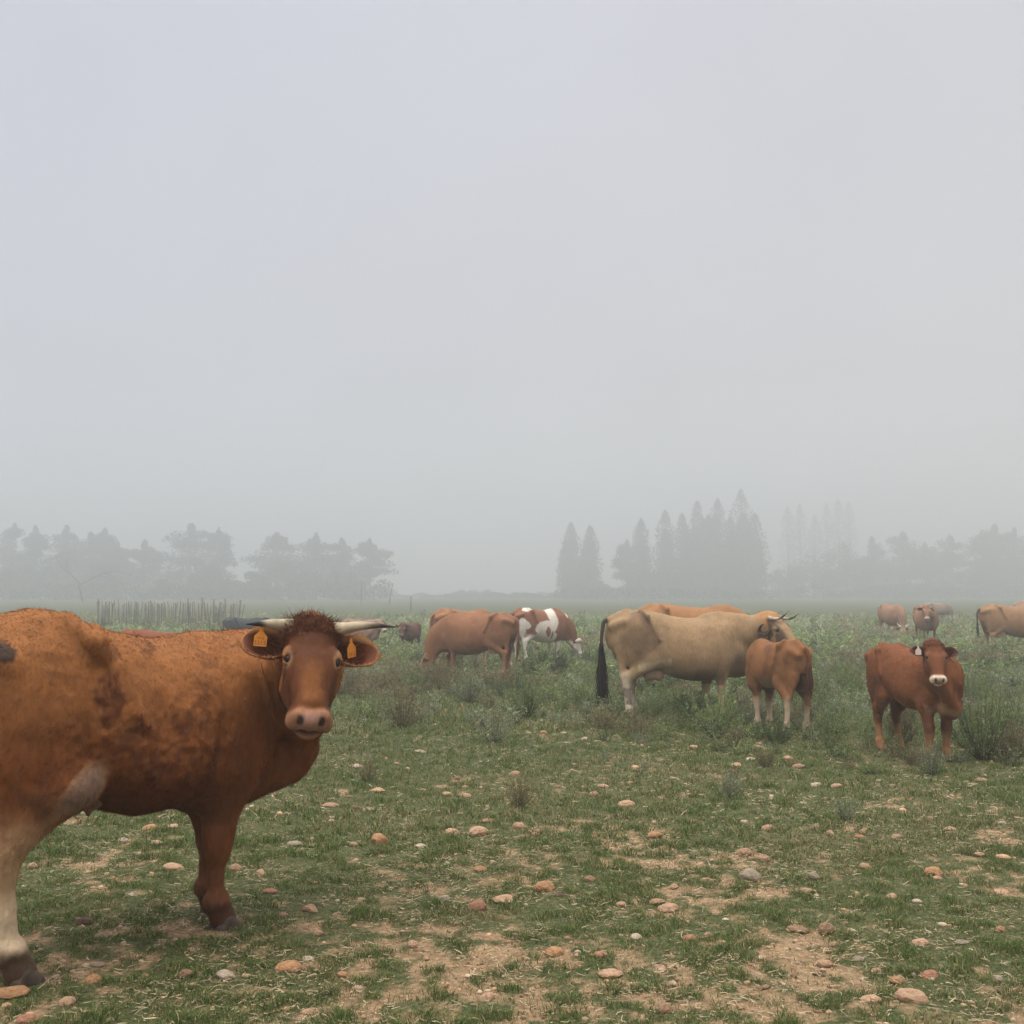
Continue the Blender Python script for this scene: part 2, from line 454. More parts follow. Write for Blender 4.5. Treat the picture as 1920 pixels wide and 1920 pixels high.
def cow(name, label, loc, yaw, s=1.0, vox=.016, seed=1, group='cattle grazing in the field', cat='cow', **p):
    rs = np.random.default_rng(seed)
    lx = p.get('lx', 1.0); bel = p.get('belly', 0.0); wid = p.get('wid', 1.0); leg = p.get('leg', 1.0); hs = p.get('hs', 1.0)
    lf = p.get('lxf', lx); lb = lx
    fx = lambda x: x * (lf if x > 0 else lb)
    neckp = p['neck']; poll = np.array(p['poll'], float)
    H = frame(p['nose'], p['up'])
    hw = lambda q: poll + H @ (np.array(q, float) * hs)
    hi_pts = np.array([hw((.6, 0, 0)), hw((0, 0, .15)), hw((0, .2, 0)), hw((0, -.2, 0)), (fx(-1.05), -.42, -.03), (fx(.95), .42, 1.5)] + [np.array(q[:3]) + .22 for q in neckp] + [np.array(q[:3]) - .22 for q in neckp])
    f = Field(hi_pts.min(0) - .05, hi_pts.max(0) + .05, vox)
    st = [(fx(x), t, b + bel * sstep(np.array(t - b), .3, .6), h * wid) for x, t, b, h in BASE_ST]
    if 'top' in p: st = [(x, t + float(np.interp(x / lx, *zip(*p['top']))), b, h) for x, t, b, h in st]
    if 'bot' in p: st = [(x, t, b + float(np.interp(x / lx, *zip(*p['bot']))), h) for x, t, b, h in st]
    if p.get('parts_body', True): f.trunk(st)
    W = wid; LT = p.get('lt', 1.0); LU = p.get('ltu', LT); CN = p.get('cn', 1.0)
    if p.get('bony', 1):
        for y in (-1, 1):
            kx = p.get('hookx', -.49); f.cone((fx(kx), y * .255 * W, 1.325), (fx(kx - .07), y * .14, 1.385), .035 * p.get('bony', 1), .03, k=.08)      # hook bones
            f.cone((fx(kx), y * .262 * W, 1.31), (fx(kx + .13), y * .30 * W, 1.02), .036 * p.get('bony', 1), .024 * p.get('bony', 1), k=.06)      # fold in front of the thigh
            f.ell((fx(-.30), y * (.385 + .06 * (p.get('bony', 1) < 1)) * W, 1.20), (.12, .055, .10), k=.10, cut=True)                # hollow flank
            f.cone((fx(-.93), y * .10, 1.18), (fx(-.80), y * .20 * W, 1.24), .05, .05, k=.09)
    f.cone((fx(-.96), 0, 1.27), (fx(-.72), 0, 1.37), .035, .045, k=.06)                            # tail head
    f.cone((fx(.30), 0, 1.30 + p.get('wz', 0)), (fx(.50), 0, 1.315 + p.get('wz', 0)), .05, .05, k=.08)
    # hind legs
    hd = p.get('hind', ((0, 0), (0, 0))); fr = p.get('front', ((0, 0), (0, 0)))
    hoofs = []; sb = p.get('stifle', 0)
    for i, y in enumerate((-1, 1)):      # right leg first
        dx, dy = hd[i]; hx = -.70 * lb + dx; ly = y * .17 * W + dy
        f.ell((fx(-.60), y * .155 * W, .98 - p.get('thigh', 0)), (.255 * (lb * .5 + .5), .125 * W, .34 + p.get('thigh', 0) * .6), k=.07)
        if p.get('thigh', 0): f.cone((fx(-.62), y * .17 * W, .82), (hx + .02, ly, .60), .15, .075, k=.06, fy=.7)
        f.cone((fx(-.50), y * .16 * W, .90), (fx(-.40) - sb, y * .20 * W, .76), .13, .085, k=.06, fy=.75)
        f.cone((fx(-.42) - sb, y * .20 * W, .76), (hx + .02, ly, .54), .100*LU, .055*LT, k=.05, fy=.8)       # gaskin
        f.cone((fx(-.80), y * .13 * W, .85), (hx - .055, ly, .55), .085*LU, .022*LT, k=.05, fy=.8)       # tendon at the back
        f.cone((hx + .015, ly, .56), (hx + .005, ly, .44), .053*LT, .043*LT, k=.03, fy=.85)               # hock
        f.cone((hx - .05, ly, .555), (hx - .025, ly, .47), .026*LT, .024*LT, k=.03)
        f.cone((hx, ly, .46), (hx + .035, ly, .17), .042*LT*CN, .034*LT*CN, k=.03, fy=.85)
        f.cone((hx - .03, ly, .44), (hx + .01, ly, .17), .018*LT, .02*LT, k=.02)
        f.ell((hx + .04, ly, .145), (.046*LT, .046*LT, .05), k=.03)
        f.cone((hx + .045, ly, .13), (hx + .085, ly, .05), .040*LT, .044*LT, k=.02)
        for q in (-.022, .022): f.ell((hx - .005, ly + q, .115), (.016, .013, .018), k=.01)
        hoofs.append((hx + .095, ly))
        dx, dy = fr[i]; gx = .47 * lf + dx; ly = y * .155 * W + dy
        f.ell((fx(.50), y * .175 * W, .95), (.15, .095 * W, .28), Matrix.Rotation(R(18), 3, 'Y'), k=.07)
        eb = p.get('elbow', 0); f.cone((fx(.62), y * .17 * W, .86), (fx(.47) + eb, y * .175 * W, .70), .105, .095, k=.06, fy=.8)
        f.cone((fx(.46) + eb, y * .17 * W, .74), (gx, ly, .43), .095*LU, .048*LT, k=.05, fy=.85)
        f.cone((gx + .005, ly, .44), (gx, ly, .36), .052*LT, .045*LT, k=.03, fy=.95)                      # knee
        f.cone((gx, ly, .37), (gx - .005, ly, .16), .037*LT*CN, .033*LT*CN, k=.03)
        f.cone((gx - .025, ly, .34), (gx - .02, ly, .16), .016, .018, k=.02)
        f.ell((gx, ly, .14), (.043*LT, .045*LT, .048), k=.03)
        f.cone((gx, ly, .125), (gx + .035, ly, .05), .039*LT, .043*LT, k=.02)
        for q in (-.022, .022): f.ell((gx - .042, ly + q, .115), (.015, .012, .017), k=.01)
        hoofs.append((gx + .045, ly))
    # neck: base -> given points -> poll
    NP = [(fx(.52), 0, 1.10 + p.get('nz', 0), .245)] + [tuple(q) for q in neckp]
    end = hw((-.0, 0, -.115)); NP.append((*end, .125 * hs))
    NPs = spline(NP, 9)
    for a, b in zip(NPs[:-1], NPs[1:]):
        f.cone(a[:3], b[:3], a[3], b[3], k=.06, fy=p.get('nfy', .72))
    # dewlap / throat
    thr = hw((.13, 0, -.20)); br = np.array([fx(.80), 0, .68])
    dw = p.get('dewlap', [((br + thr) / 2 + np.array([0, 0, -.06])).tolist()])
    DP = spline([(*br, .055)] + [(*q[:3], .045) for q in dw] + [(*thr, .035)], 7)
    for a, b in zip(DP[:-1], DP[1:]): f.cone(a[:3], b[:3], a[3], b[3], k=.10, fy=.8)
    f.ell((fx(.74), 0, .68), (.15, .12 * W, .13), k=.10)                                             # brisket
    for c_, r_, k in p.get('bulges', ()): f.ell(c_, r_, k=k)
    for a, b, r1, r2, k in p.get('extra', ()): f.cone(a, b, r1, r2, k=k)
    for a, b, r1, r2, k in p.get('grooves', ()): f.cone(a, b, r1, r2, k=k, cut=True)
    # head
    hc = lambda a, b, ra, rb, k=.03, cut=False, fy=1: f.cone(hw(a), hw(b), ra * hs, rb * hs, k=k * hs, cut=cut)
    he = lambda c, r, k=.03, cut=False, R_=None: f.ell(hw(c), np.array(r) * hs, H if R_ is None else H @ np.array(R_), k=k * hs, cut=cut)
    he((.07, 0, -.085), (.13, .108, .10), .04)
    he((.20, 0, -.085), (.15, .108, .085), .04)
    he((.012, 0, p.get('pollz', -.045)), (.048, p.get('pollw', .112), .055), .03)
    hc((.22, .028, -.055), (.40, .026, -.072), .060, .047, .05); hc((.22, -.028, -.055), (.40, -.026, -.072), .060, .047, .05)
    for y in (-1, 1):
        he((.160, y * .092, -.042), (.045, .034, .036), .03)                 # brow
        he((.20, y * .070, -.155), (.125, .040, .085), .04)                  # cheek
        hc((.24, y * .062, -.17), (.42, y * .040, -.135), .045, .030, .05)   # jaw
        he((.452, y * .060, -.112), (.052, .040, .046), .025)                # upper lip
        he((.462, y * .046, -.072), (.040, .034, .036), .02)                 # nostril wing
    he((.474, 0, -.085), (.042, .050, .046), .02)
    he((.462, 0, -.158), (.052, .056, .026), .015)                           # chin
    for y in (-1, 1):
        hc((.498, y * .050, -.048), (.512, y * .042, -.078), .015, .012, .007, cut=True)   # nostril
        hc((.510, y * .043, -.078), (.520, y * .028, -.094), .008, .004, .006, cut=True)
        he((.193, y * .113, -.033), (.025, .018, .020), .010, cut=True)      # eye socket
        hc((.170, y * .090, -.016), (.182, y * .121, -.030), .0135, .0115, .010)  # upper lid
        hc((.196, y * .120, -.056), (.220, y * .110, -.040), .007, .006, .010)
    he((.512, 0, -.137), (.05, .075, .006), .006, cut=True)                  # mouth
    hc((.47, .08, -.134), (.36, .075, -.128), .004, .003, .010, cut=True); hc((.47, -.08, -.134), (.36, -.075, -.128), .004, .003, .010, cut=True)
    if p.get('udder', 0):
        pass
    V, Q = f.mesh(p.get('smooth', 2))
    Nn = vnormals(V, Q)
    Ph = ((V - poll) @ H) / hs
    inhead = (np.abs(Ph[:, 1]) < .17) & (Ph[:, 2] > -.23) & (Ph[:, 2] < .08) & (Ph[:, 0] > -.03) & (Ph[:, 0] < .6)
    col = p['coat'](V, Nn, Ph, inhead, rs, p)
    if p.get('relief'):
        V = V + Nn * p['relief'](V, Nn, Ph, inhead)[:, None]
    bag = Bag(); bag.add(V, Q=Q, c=col)
    if p.get('fur', 0):
        n = p['fur']; area = np.linalg.norm(np.cross(V[Q[:, 2]] - V[Q[:, 0]], V[Q[:, 3]] - V[Q[:, 1]]), axis=1)
        side = p.get('furside')
        pr = area.copy()
        if side is not None:
            cn = V[Q].mean(1); pr = pr * np.where(((Nn[Q[:, 0]] @ np.array(side)) > -.25), 1, .0)
        qi = rs.choice(len(Q), n, p=pr / pr.sum()); ww = rs.dirichlet(np.ones(4), n)
        P = (V[Q[qi]] * ww[..., None]).sum(1); NN = Nn[Q[qi, 0]]
        ph = Ph[Q[qi, 0]]; ih = inhead[Q[qi, 0]]
        flow = np.tile([-.75, 0, -.75], (n, 1)) + (vnoise(P, 4, 77)[:, None] - .5) * np.array([1.6, 0, 1.2])
        flow = np.where(ih[:, None], H[:, 0][None] * 1.0, flow)
        flow -= NN * (flow * NN).sum(1)[:, None]; flow /= np.linalg.norm(flow, axis=1)[:, None] + 1e-6
        lift = .08 + .14 * rs.random(n)
        pollm = ih & (ph[:, 0] < .075) & (ph[:, 2] > -.10)
        d = flow + NN * lift[:, None] + rs.normal(size=(n, 3)) * .12
        d = np.where(pollm[:, None], NN + rs.normal(size=(n, 3)) * .7, d); d /= np.linalg.norm(d, axis=1)[:, None]
        muz = ih & (ph[:, 0] > .40)
        Ln = (.010 + .012 * rs.random(n)) * np.where(ih, .55, 1) * np.where(muz, .35, 1) * np.where(P[:, 2] < .5, .7, 1); Ln = np.where(pollm, .022 + .02 * rs.random(n), Ln)
        cc = col[Q[qi, 0]] * (.88 + .3 * rs.random((n, 1)))
        hv, hq, ht, hcn = strips(P - NN * .002, d, Ln, np.full(n, p.get('furw', .0011)), cc, rs, bend=.35)
        bag.add(hv, hq, ht, hcn)
    root = bpy.data.objects.new(name, None); C.objects.link(root)
    root.location = (loc[0], loc[1], float(gz(loc[0], loc[1])) - .012 if 'gz' in globals() else 0); root.rotation_euler = (0, 0, R(yaw)); root.empty_display_size = .3
    tag(root, label, cat, group)
    M = p.get('mat', M_COAT_FAR)
    link('body', bag.mesh('cow_body', M, k=s), root)
    hk = p.get('hoof', 1.0)
    for hx, hy in hoofs:
        o = link('hoof', HOOF, root, (hx * s, hy * s, 0)); o.scale = (s * hk,) * 3
    # eyes
    for y in (-1, 1):
        c = hw((.191, y * .0985, -.0415)); r = p.get('eyer', .0225) * hs
        th = np.linspace(0, np.pi, 9); ph_ = np.linspace(0, 2 * np.pi, 13)[:-1]
        VV = np.array([(r * np.sin(a) * np.cos(b), r * np.sin(a) * np.sin(b), r * np.cos(a)) for a in th for b in ph_]) + c
        QQ = [(i * 12 + j, (i + 1) * 12 + j, (i + 1) * 12 + (j + 1) % 12, i * 12 + (j + 1) % 12) for i in range(8) for j in range(12)]
        link('eye', mesh_np('eye', VV * s, quads=np.array(QQ), mat=M_EYE), root)
    # ears
    E = p.get('ear', {}); cin = E.get('inner', (.10, .045, .025)); cout = E.get('outer', p['base']); rim = E.get('rim', np.array(p['base']) * .9)
    for y in (-1, 1):
        dirs = E.get('dir', (.10, 1.0, -.10)); d = H @ norm((dirs[0], y * dirs[1], dirs[2]))
        fc = H @ norm((E.get('face', (.10, .12, 1))[0], y * E.get('face', (.1, .12, 1))[1], E.get('face', (.1, .12, 1))[2]))
        EM = frame(d, fc)
        b = ear_geo(E.get('len', .20) * hs, E.get('wid', .13) * hs, cin, cout, rim, E.get('hairs', 0), rs)
        base = hw((p.get('earx', .075), y * .098, -.085))
        b.V = [base + v @ EM.T for v in b.V]
        eo = link('ear', b.mesh('ear', M, k=s), root)
        if y in p.get('tags', {}):
            tg = p['tags'][y]; tp = base + d * tg['at'] * hs + fc * tg.get('fwd', .03) + np.array([0, 0, tg.get('up', 0)])
            make_tag(eo, tp * s, tg, yaw, s)
    # horns
    for y, kind in p.get('horns', {}).items():
        hp = p.get('hornpts', {}).get(y)
        hp = hornpath(y, kind) if hp is None else np.array(hp)
        if y in p.get('hornw', {}): b0 = np.array((0, y * .075, -.03)); hp = np.array([b0] + [b0 + np.array(q) @ H / hs for q in p['hornw'][y]])
        sp_ = spline(hp, 22); W_ = np.array([hw(q) for q in sp_]); n = len(W_); t = np.linspace(0, 1, n)
        rr = p.get('hornr', .030) * hs * (1 - t ** 1.5 * .92) * (1 + .03 * np.sin(t * 60) * (t < .3))
        v, q, tt = tube(W_, rr, 14)
        tt_ = np.concatenate([np.repeat(t, 14), [0, 1]])
        tip = np.array([.020, .017, .015]); cr_ = np.array(p.get('horncol', (.46, .38, .27))); nz = vnoise(v, 22, seed)
        k = sstep(tt_ + (nz - .5) * .35, p.get('horntip', .62) - .1, p.get('horntip', .62) + .12)[:, None]
        kb = (1 - sstep(tt_, .02, .20))[:, None]
        cc = cr_ * (.45 + 1.0 * nz[:, None]) * (1 - k) + tip * k; cc = cc * (1 - kb * .45)
        b = Bag(); b.add(v, q, tt, cc); link('horn', b.mesh('horn', M_HORN, k=s), root)
    # tail
    tp = p.get('tail', [(-.97, 0, 1.27), (-1.03, 0, 1.18), (-1.045, 0, .95), (-1.03, 0, .70)])
    tp = [(fx(a), b, c) for a, b, c in tp]
    T_ = spline(tp, 18); rr = np.linspace(.034, .014, 18)
    v, q, tt = tube(T_, rr, 8); b = Bag(); b.add(v, q, tt, np.array(p.get('tailcol', p['base'])) * (.8 + .4 * vnoise(v, 20, seed)[:, None]))
    to = link('tail', b.mesh('tail', M, k=s), root)
    n = p.get('tuft_n', 90); tl = p.get('tuft', .38); P = T_[rs.integers(12, 18, n)] + rs.normal(size=(n, 3)) * .010
    d = np.stack([rs.normal(size=n) * .07, rs.normal(size=n) * .07, -np.ones(n)], 1)
    hv, hq, ht, hcn = strips(P, d, tl * (.55 + .45 * rs.random(n)), np.full(n, .007), np.tile(p.get('tuftcol', np.array(p['base']) * .4), (n, 1)) * (.5 + rs.random((n, 1))), rs, bend=.06)
    b = Bag(); b.add(hv, hq, ht, hcn); link('tail_tuft', b.mesh('tail_tuft', M, k=s), to)
    if p.get('udder', 0):
        u = p['udder']; g = Field((-.30, -.22, -.22), (.30, .22, .24), .014)
        g.ell((0, 0, .06), (.20, .13, .13), k=.02)
        for a in (-.07, .07):
            for y in (-.06, .06):
                g.ell((a, y, -.02), (.09, .06, .07), k=.04)
                g.cone((a, y * 1.1, -.06), (a + .005, y * 1.15, -.125), .017, .011, k=.02)
        uv, uq = g.mesh(2); uv = uv * np.array(u.get('size', (1, 1, 1))) + np.array((fx(u.get('x', -.42)), 0, u.get('z', .60)))
        uv[:, 1] += u.get('y', 0); link('udder', mesh_np('udder', uv * s, quads=uq, mat=u.get('mat', M_SKIN)), root)
    return root

def make_tag(parent, pos, tg, yaw, s):
    """ear tag: a plate with a narrow neck, hanging in the world's vertical; pos in the cow's frame"""
    k = tg.get('size', 1.0) * s
    prof = [(-.032, -.040), (-.029, -.043), (.029, -.043), (.032, -.040), (.032, .006), (.014, .026), (.009, .032), (.009, .050), (.004, .056), (-.004, .056), (-.009, .050), (-.009, .032), (-.014, .026), (-.032, .006)]
    prof = np.array(prof); n = len(prof); t = .0016
    V = np.concatenate([np.c_[prof[:, 0], np.full(n, -t), prof[:, 1]], np.c_[prof[:, 0], np.full(n, t), prof[:, 1]]])
    F = [list(range(n)), list(range(2 * n - 1, n - 1, -1))] + [[i, i + n, (i + 1) % n + n, (i + 1) % n] for i in range(n)]
    a = R(tg.get('turn', 0) - yaw); ca, sa = math.cos(a), math.sin(a)
    Rz = np.array([[ca, -sa, 0], [sa, ca, 0], [0, 0, 1]])
    tl = R(tg.get('tilt', 0)); Ry = np.array([[math.cos(tl), 0, math.sin(tl)], [0, 1, 0], [-math.sin(tl), 0, math.cos(tl)]])
    tf = lambda X: (np.asarray(X) * k + np.array([0, 0, -.05 * k])) @ Ry.T @ Rz.T + np.array(pos)
    o = link('ear_tag', mesh_np('ear_tag', tf(V), F=F, mat=M_TAGW if tg.get('pale') else M_TAG, smooth=False), parent)
    if tg.get('text'):
        for txt, size, z in tg['text']:
            cu = bpy.data.curves.new('tag_text', 'FONT'); cu.body = txt; cu.size = size; cu.align_x = 'CENTER'
            ob = bpy.data.objects.new('tmp_text', cu); C.objects.link(ob); bpy.context.view_layer.update()
            me = bpy.data.meshes.new_from_object(ob.evaluated_get(bpy.context.evaluated_depsgraph_get())); bpy.data.objects.remove(ob)
            co = np.zeros(len(me.vertices) * 3); me.vertices.foreach_get('co', co); co = co.reshape(-1, 3)
            co = tf(np.c_[co[:, 0], np.full(len(co), -t - .0006), co[:, 1] + z]); me.vertices.foreach_set('co', co.ravel()); me.materials.clear(); me.materials.append(M_INK); me.update()
            link('tag_number', me, parent)

# ------------------------------------------------------------------ coats
def mixc(a, b, k): return a * (1 - k[:, None]) + np.array(b) * k[:, None]

def coat_common(V, Nn, Ph, ih, rs, p):
    base = np.array(p['base']); sd = p.get('cseed', 11)
    n1 = vnoise(V, 2.6, sd, 4); n2 = vnoise(V, 9, sd + 5, 4)
    c = np.tile(base, (len(V), 1)) * (.82 + .36 * n1[:, None])
    if 'dark' in p: c = mixc(c, p['dark'], sstep(n1 * .6 + n2 * .4 + p.get('darkb', 0), .50, .66) * p.get('darkk', .55))
    if 'pale' in p:
        low = 1 - sstep(V[:, 2] + (n2 - .5) * .25, p.get('pz', .42), p.get('pz', .42) + .25)
        inner = sstep(-V[:, 1] * np.sign(V[:, 1]) * 0 + np.abs(Nn[:, 1]) * -1 + .2, 0, .2) * 0
        c = mixc(c, p['pale'], low * p.get('palek', .6))
        under = sstep(-Nn[:, 2], .3, .9) * sstep(V[:, 2], .4, .5) * (V[:, 0] < .1)
        c = mixc(c, p['pale'], under * .35)
    if 'legdark' in p:
        low = (1 - sstep(V[:, 2] + (n2 - .5) * .1, .16, .30)); c = mixc(c, p['legdark'], low * .7)
    # head
    x, y, z = Ph[:, 0], np.abs(Ph[:, 1]), Ph[:, 2]
    ih = ih * (y < .115) * (x < .56) * (z > -.215); muz = sstep(x + (n2 - .5) * .03, p.get('mx', .405), p.get('mx', .405) + .03) * ih * (z > -.168) * (y < .095 + .02 * (z > -.14))
    c = mixc(c, p.get('muzzle', (.50, .36, .25)), muz * p.get('mk', .8))
    nose = ih * sstep(x, .462, .485) * (1 - sstep(y, .045, .058)) * sstep(z, -.125, -.112)
    c = mixc(c, p.get('nosecol', (.26, .14, .105)), nose * .8)
    er = np.sqrt(((x - .187) / 1.5) ** 2 + (z + .035) ** 2 + (y - .110) ** 2)
    c = mixc(c, p.get('eyering', (.50, .34, .20)), (1 - sstep(er, .028, .045)) * ih * p.get('erk', .75))
    lid = (1 - sstep(er, .018, .030)) * ih; c = mixc(c, (.03, .02, .015), lid * .8)
    nos = ih * (x > .48) * (1 - sstep(np.sqrt((y - .044) ** 2 + ((z + .064) * .7) ** 2), .010, .018)); c = mixc(c, (.02, .012, .010), nos * .9)
    mo = ih * (x > .40) * (1 - sstep(np.abs(z + .137), .004, .010)); c = mixc(c, (.05, .025, .018), mo * .8)
    if 'headk' in p: c = np.where((ih > 0)[:, None], c * (1 + (p['headk'] - 1) * (1 - muz[:, None]) * (1 - .8 * (1 - sstep(er, .030, .045)))[:, None]), c)
    if 'pollc' in p: c = mixc(c, p['pollc'], (y < .15) * sstep(x, -.16, -.10) * (1 - sstep(x + (n2 - .5) * .05, .05, .11)) * sstep(z, -.20, -.12) * .92)
    if 'hook' in p: c = p['hook'](c, V, Nn, Ph, ih, n1, n2)
    return np.clip(c, .003, .9)

LIMO = (.34, .118, .034)
def main_hook(c, V, Nn, Ph, ih, n1, n2):
    x, y, z = V[:, 0], V[:, 1], V[:, 2]
    n3 = vnoise(V * np.array([1, 1, .6]), 18, 91, 3); n5 = vnoise(V * np.array([1, 1, .5]), 48, 55, 2); n4 = vnoise(V, 5.5, 17, 4)
    body = ~ih
    # overhead light painted in: lighter golden top, redder base darkened as shade below
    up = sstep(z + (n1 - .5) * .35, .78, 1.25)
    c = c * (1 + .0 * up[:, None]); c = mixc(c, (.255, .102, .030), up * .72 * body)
    # damp dark patches behind the shoulder and on the flank (mud and wet hair)
    def blob(cx, cz, rx, rz, k, s_=.5):
        d = ((x - cx) / rx) ** 2 + ((z - cz) / rz) ** 2
        return (1 - sstep(d + (n4 - .5) * 2.2 + (n3 - .5) * 2.0 + (n5 - .5) * 1.4, .15, 1.15)) * k * body * (y < .1)
    for cx, cz, rx, rz, k in ((.09, .91, .11, .15, .8), (-.08, .86, .14, .14, .6), (-.25, 1.08, .055, .17, .85), (.0, 1.28, .05, .045, .6), (-.20, 1.27, .06, .04, .5),
                              (-.10, .72, .24, .09, .6), (.24, .78, .07, .2, .7), (.19, .98, .05, .2, .5), (.42, .82, .08, .2, .35), (.30, 1.22, .05, .04, .3), (-.5, .80, .12, .08, .5)):
        c = mixc(c, (.075, .021, .007), blob(cx, cz, rx, rz, k))
    c = mixc(c, (.018, .012, .010), blob(-.645, 1.29, .045, .045, .92, .3))       # black scab on the rump
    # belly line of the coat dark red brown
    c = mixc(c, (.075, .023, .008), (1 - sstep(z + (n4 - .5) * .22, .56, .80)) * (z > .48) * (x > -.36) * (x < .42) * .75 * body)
    # pale shank of the hind leg, dirty heel
    hind = (x < -.22)
    c = mixc(c, (.46, .31, .17), hind * (1 - sstep(z + (n4 - .5) * .3, .42, .74)) * .6)
    c = mixc(c, (.58, .45, .31), hind * (1 - sstep(z + (n4 - .5) * .2, .24, .44)) * .7)
    c = mixc(c, (.10, .04, .02), hind * sstep((n3 * .5 + n4 * .5), .52, .60) * (z < .75) * (z > .42) * .6)
    c = mixc(c, (.045, .020, .014), hind * (1 - sstep(z + (n3 - .5) * .08, .13, .19)) * .9)
    ud = ((x + .345) / .105) ** 2 + ((z - .735 - (x + .345) * .5) / .085) ** 2 + (n3 - .5) * .7
    c = mixc(c, (.36, .225, .12), (1 - sstep(ud, .8, 1.5)) * (y < -.05) * .35 * body); c = mixc(c, (.155, .095, .070), (1 - sstep(ud, .35, 1.2)) * (y < -.05) * .8 * body)
    fr = (x > .2) & (z < .62)
    c = mixc(c, (.13, .045, .016), fr * .5); c = mixc(c, (.12, .045, .02), fr * sstep(n4, .45, .6) * .5)
    c = mixc(c, (.05, .022, .014), fr * (1 - sstep(z + (n3 - .5) * .08, .10, .15)) * .8)
    # inner front leg and chest crease paler
    # face: lighter bridge of the nose, darker cheeks
    hx, hy, hz = Ph[:, 0], np.abs(Ph[:, 1]), Ph[:, 2]
    c = mixc(c, (.22, .080, .022), ih * (1 - sstep(hy + (n3 - .5) * .05, .02, .075)) * sstep(hx + (n4 - .5) * .2, .24, .36) * (1 - sstep(hx, .40, .45)) * sstep(hz, -.09, -.04) * .6)
    c = mixc(c, (.06, .020, .009), ih * sstep(n3, .5, .64) * (hx < .22) * .45); c = mixc(c, (.075, .023, .009), ih * sstep(hy, .055, .095) * sstep(hx, .19, .26) * (1 - sstep(hx, .36, .41)) * .5)
    return c

def main_relief(V, Nn, Ph, ih):
    x, z = V[:, 0], V[:, 2]
    a = (vnoise(V * np.array([1, 1, .8]), 9, 5, 4) - .5) * .022
    damp = np.exp(-(((x - .15) / .3) ** 2 + ((z - .88) / .2) ** 2)) + np.exp(-(((x + .3) / .15) ** 2 + ((z - 1.0) / .3) ** 2)) * .6
    b = (vnoise(V, 38, 8, 2) - .5) * .018 * np.clip(damp + .12, 0, 1)
    pol = ih * (1 - sstep(Ph[:, 0], .06, .10)) * sstep(Ph[:, 2], -.12, -.07)
    d = (vnoise(V, 38, 12, 2) - .42) * .030 * pol
    return (a + b) * (~ih) * sstep(z, .45, .6) + (vnoise(V, 26, 4, 3) - .5) * .007 * ih + d + (vnoise(V, 22, 9, 2) - .5) * .006 * (z < .5)

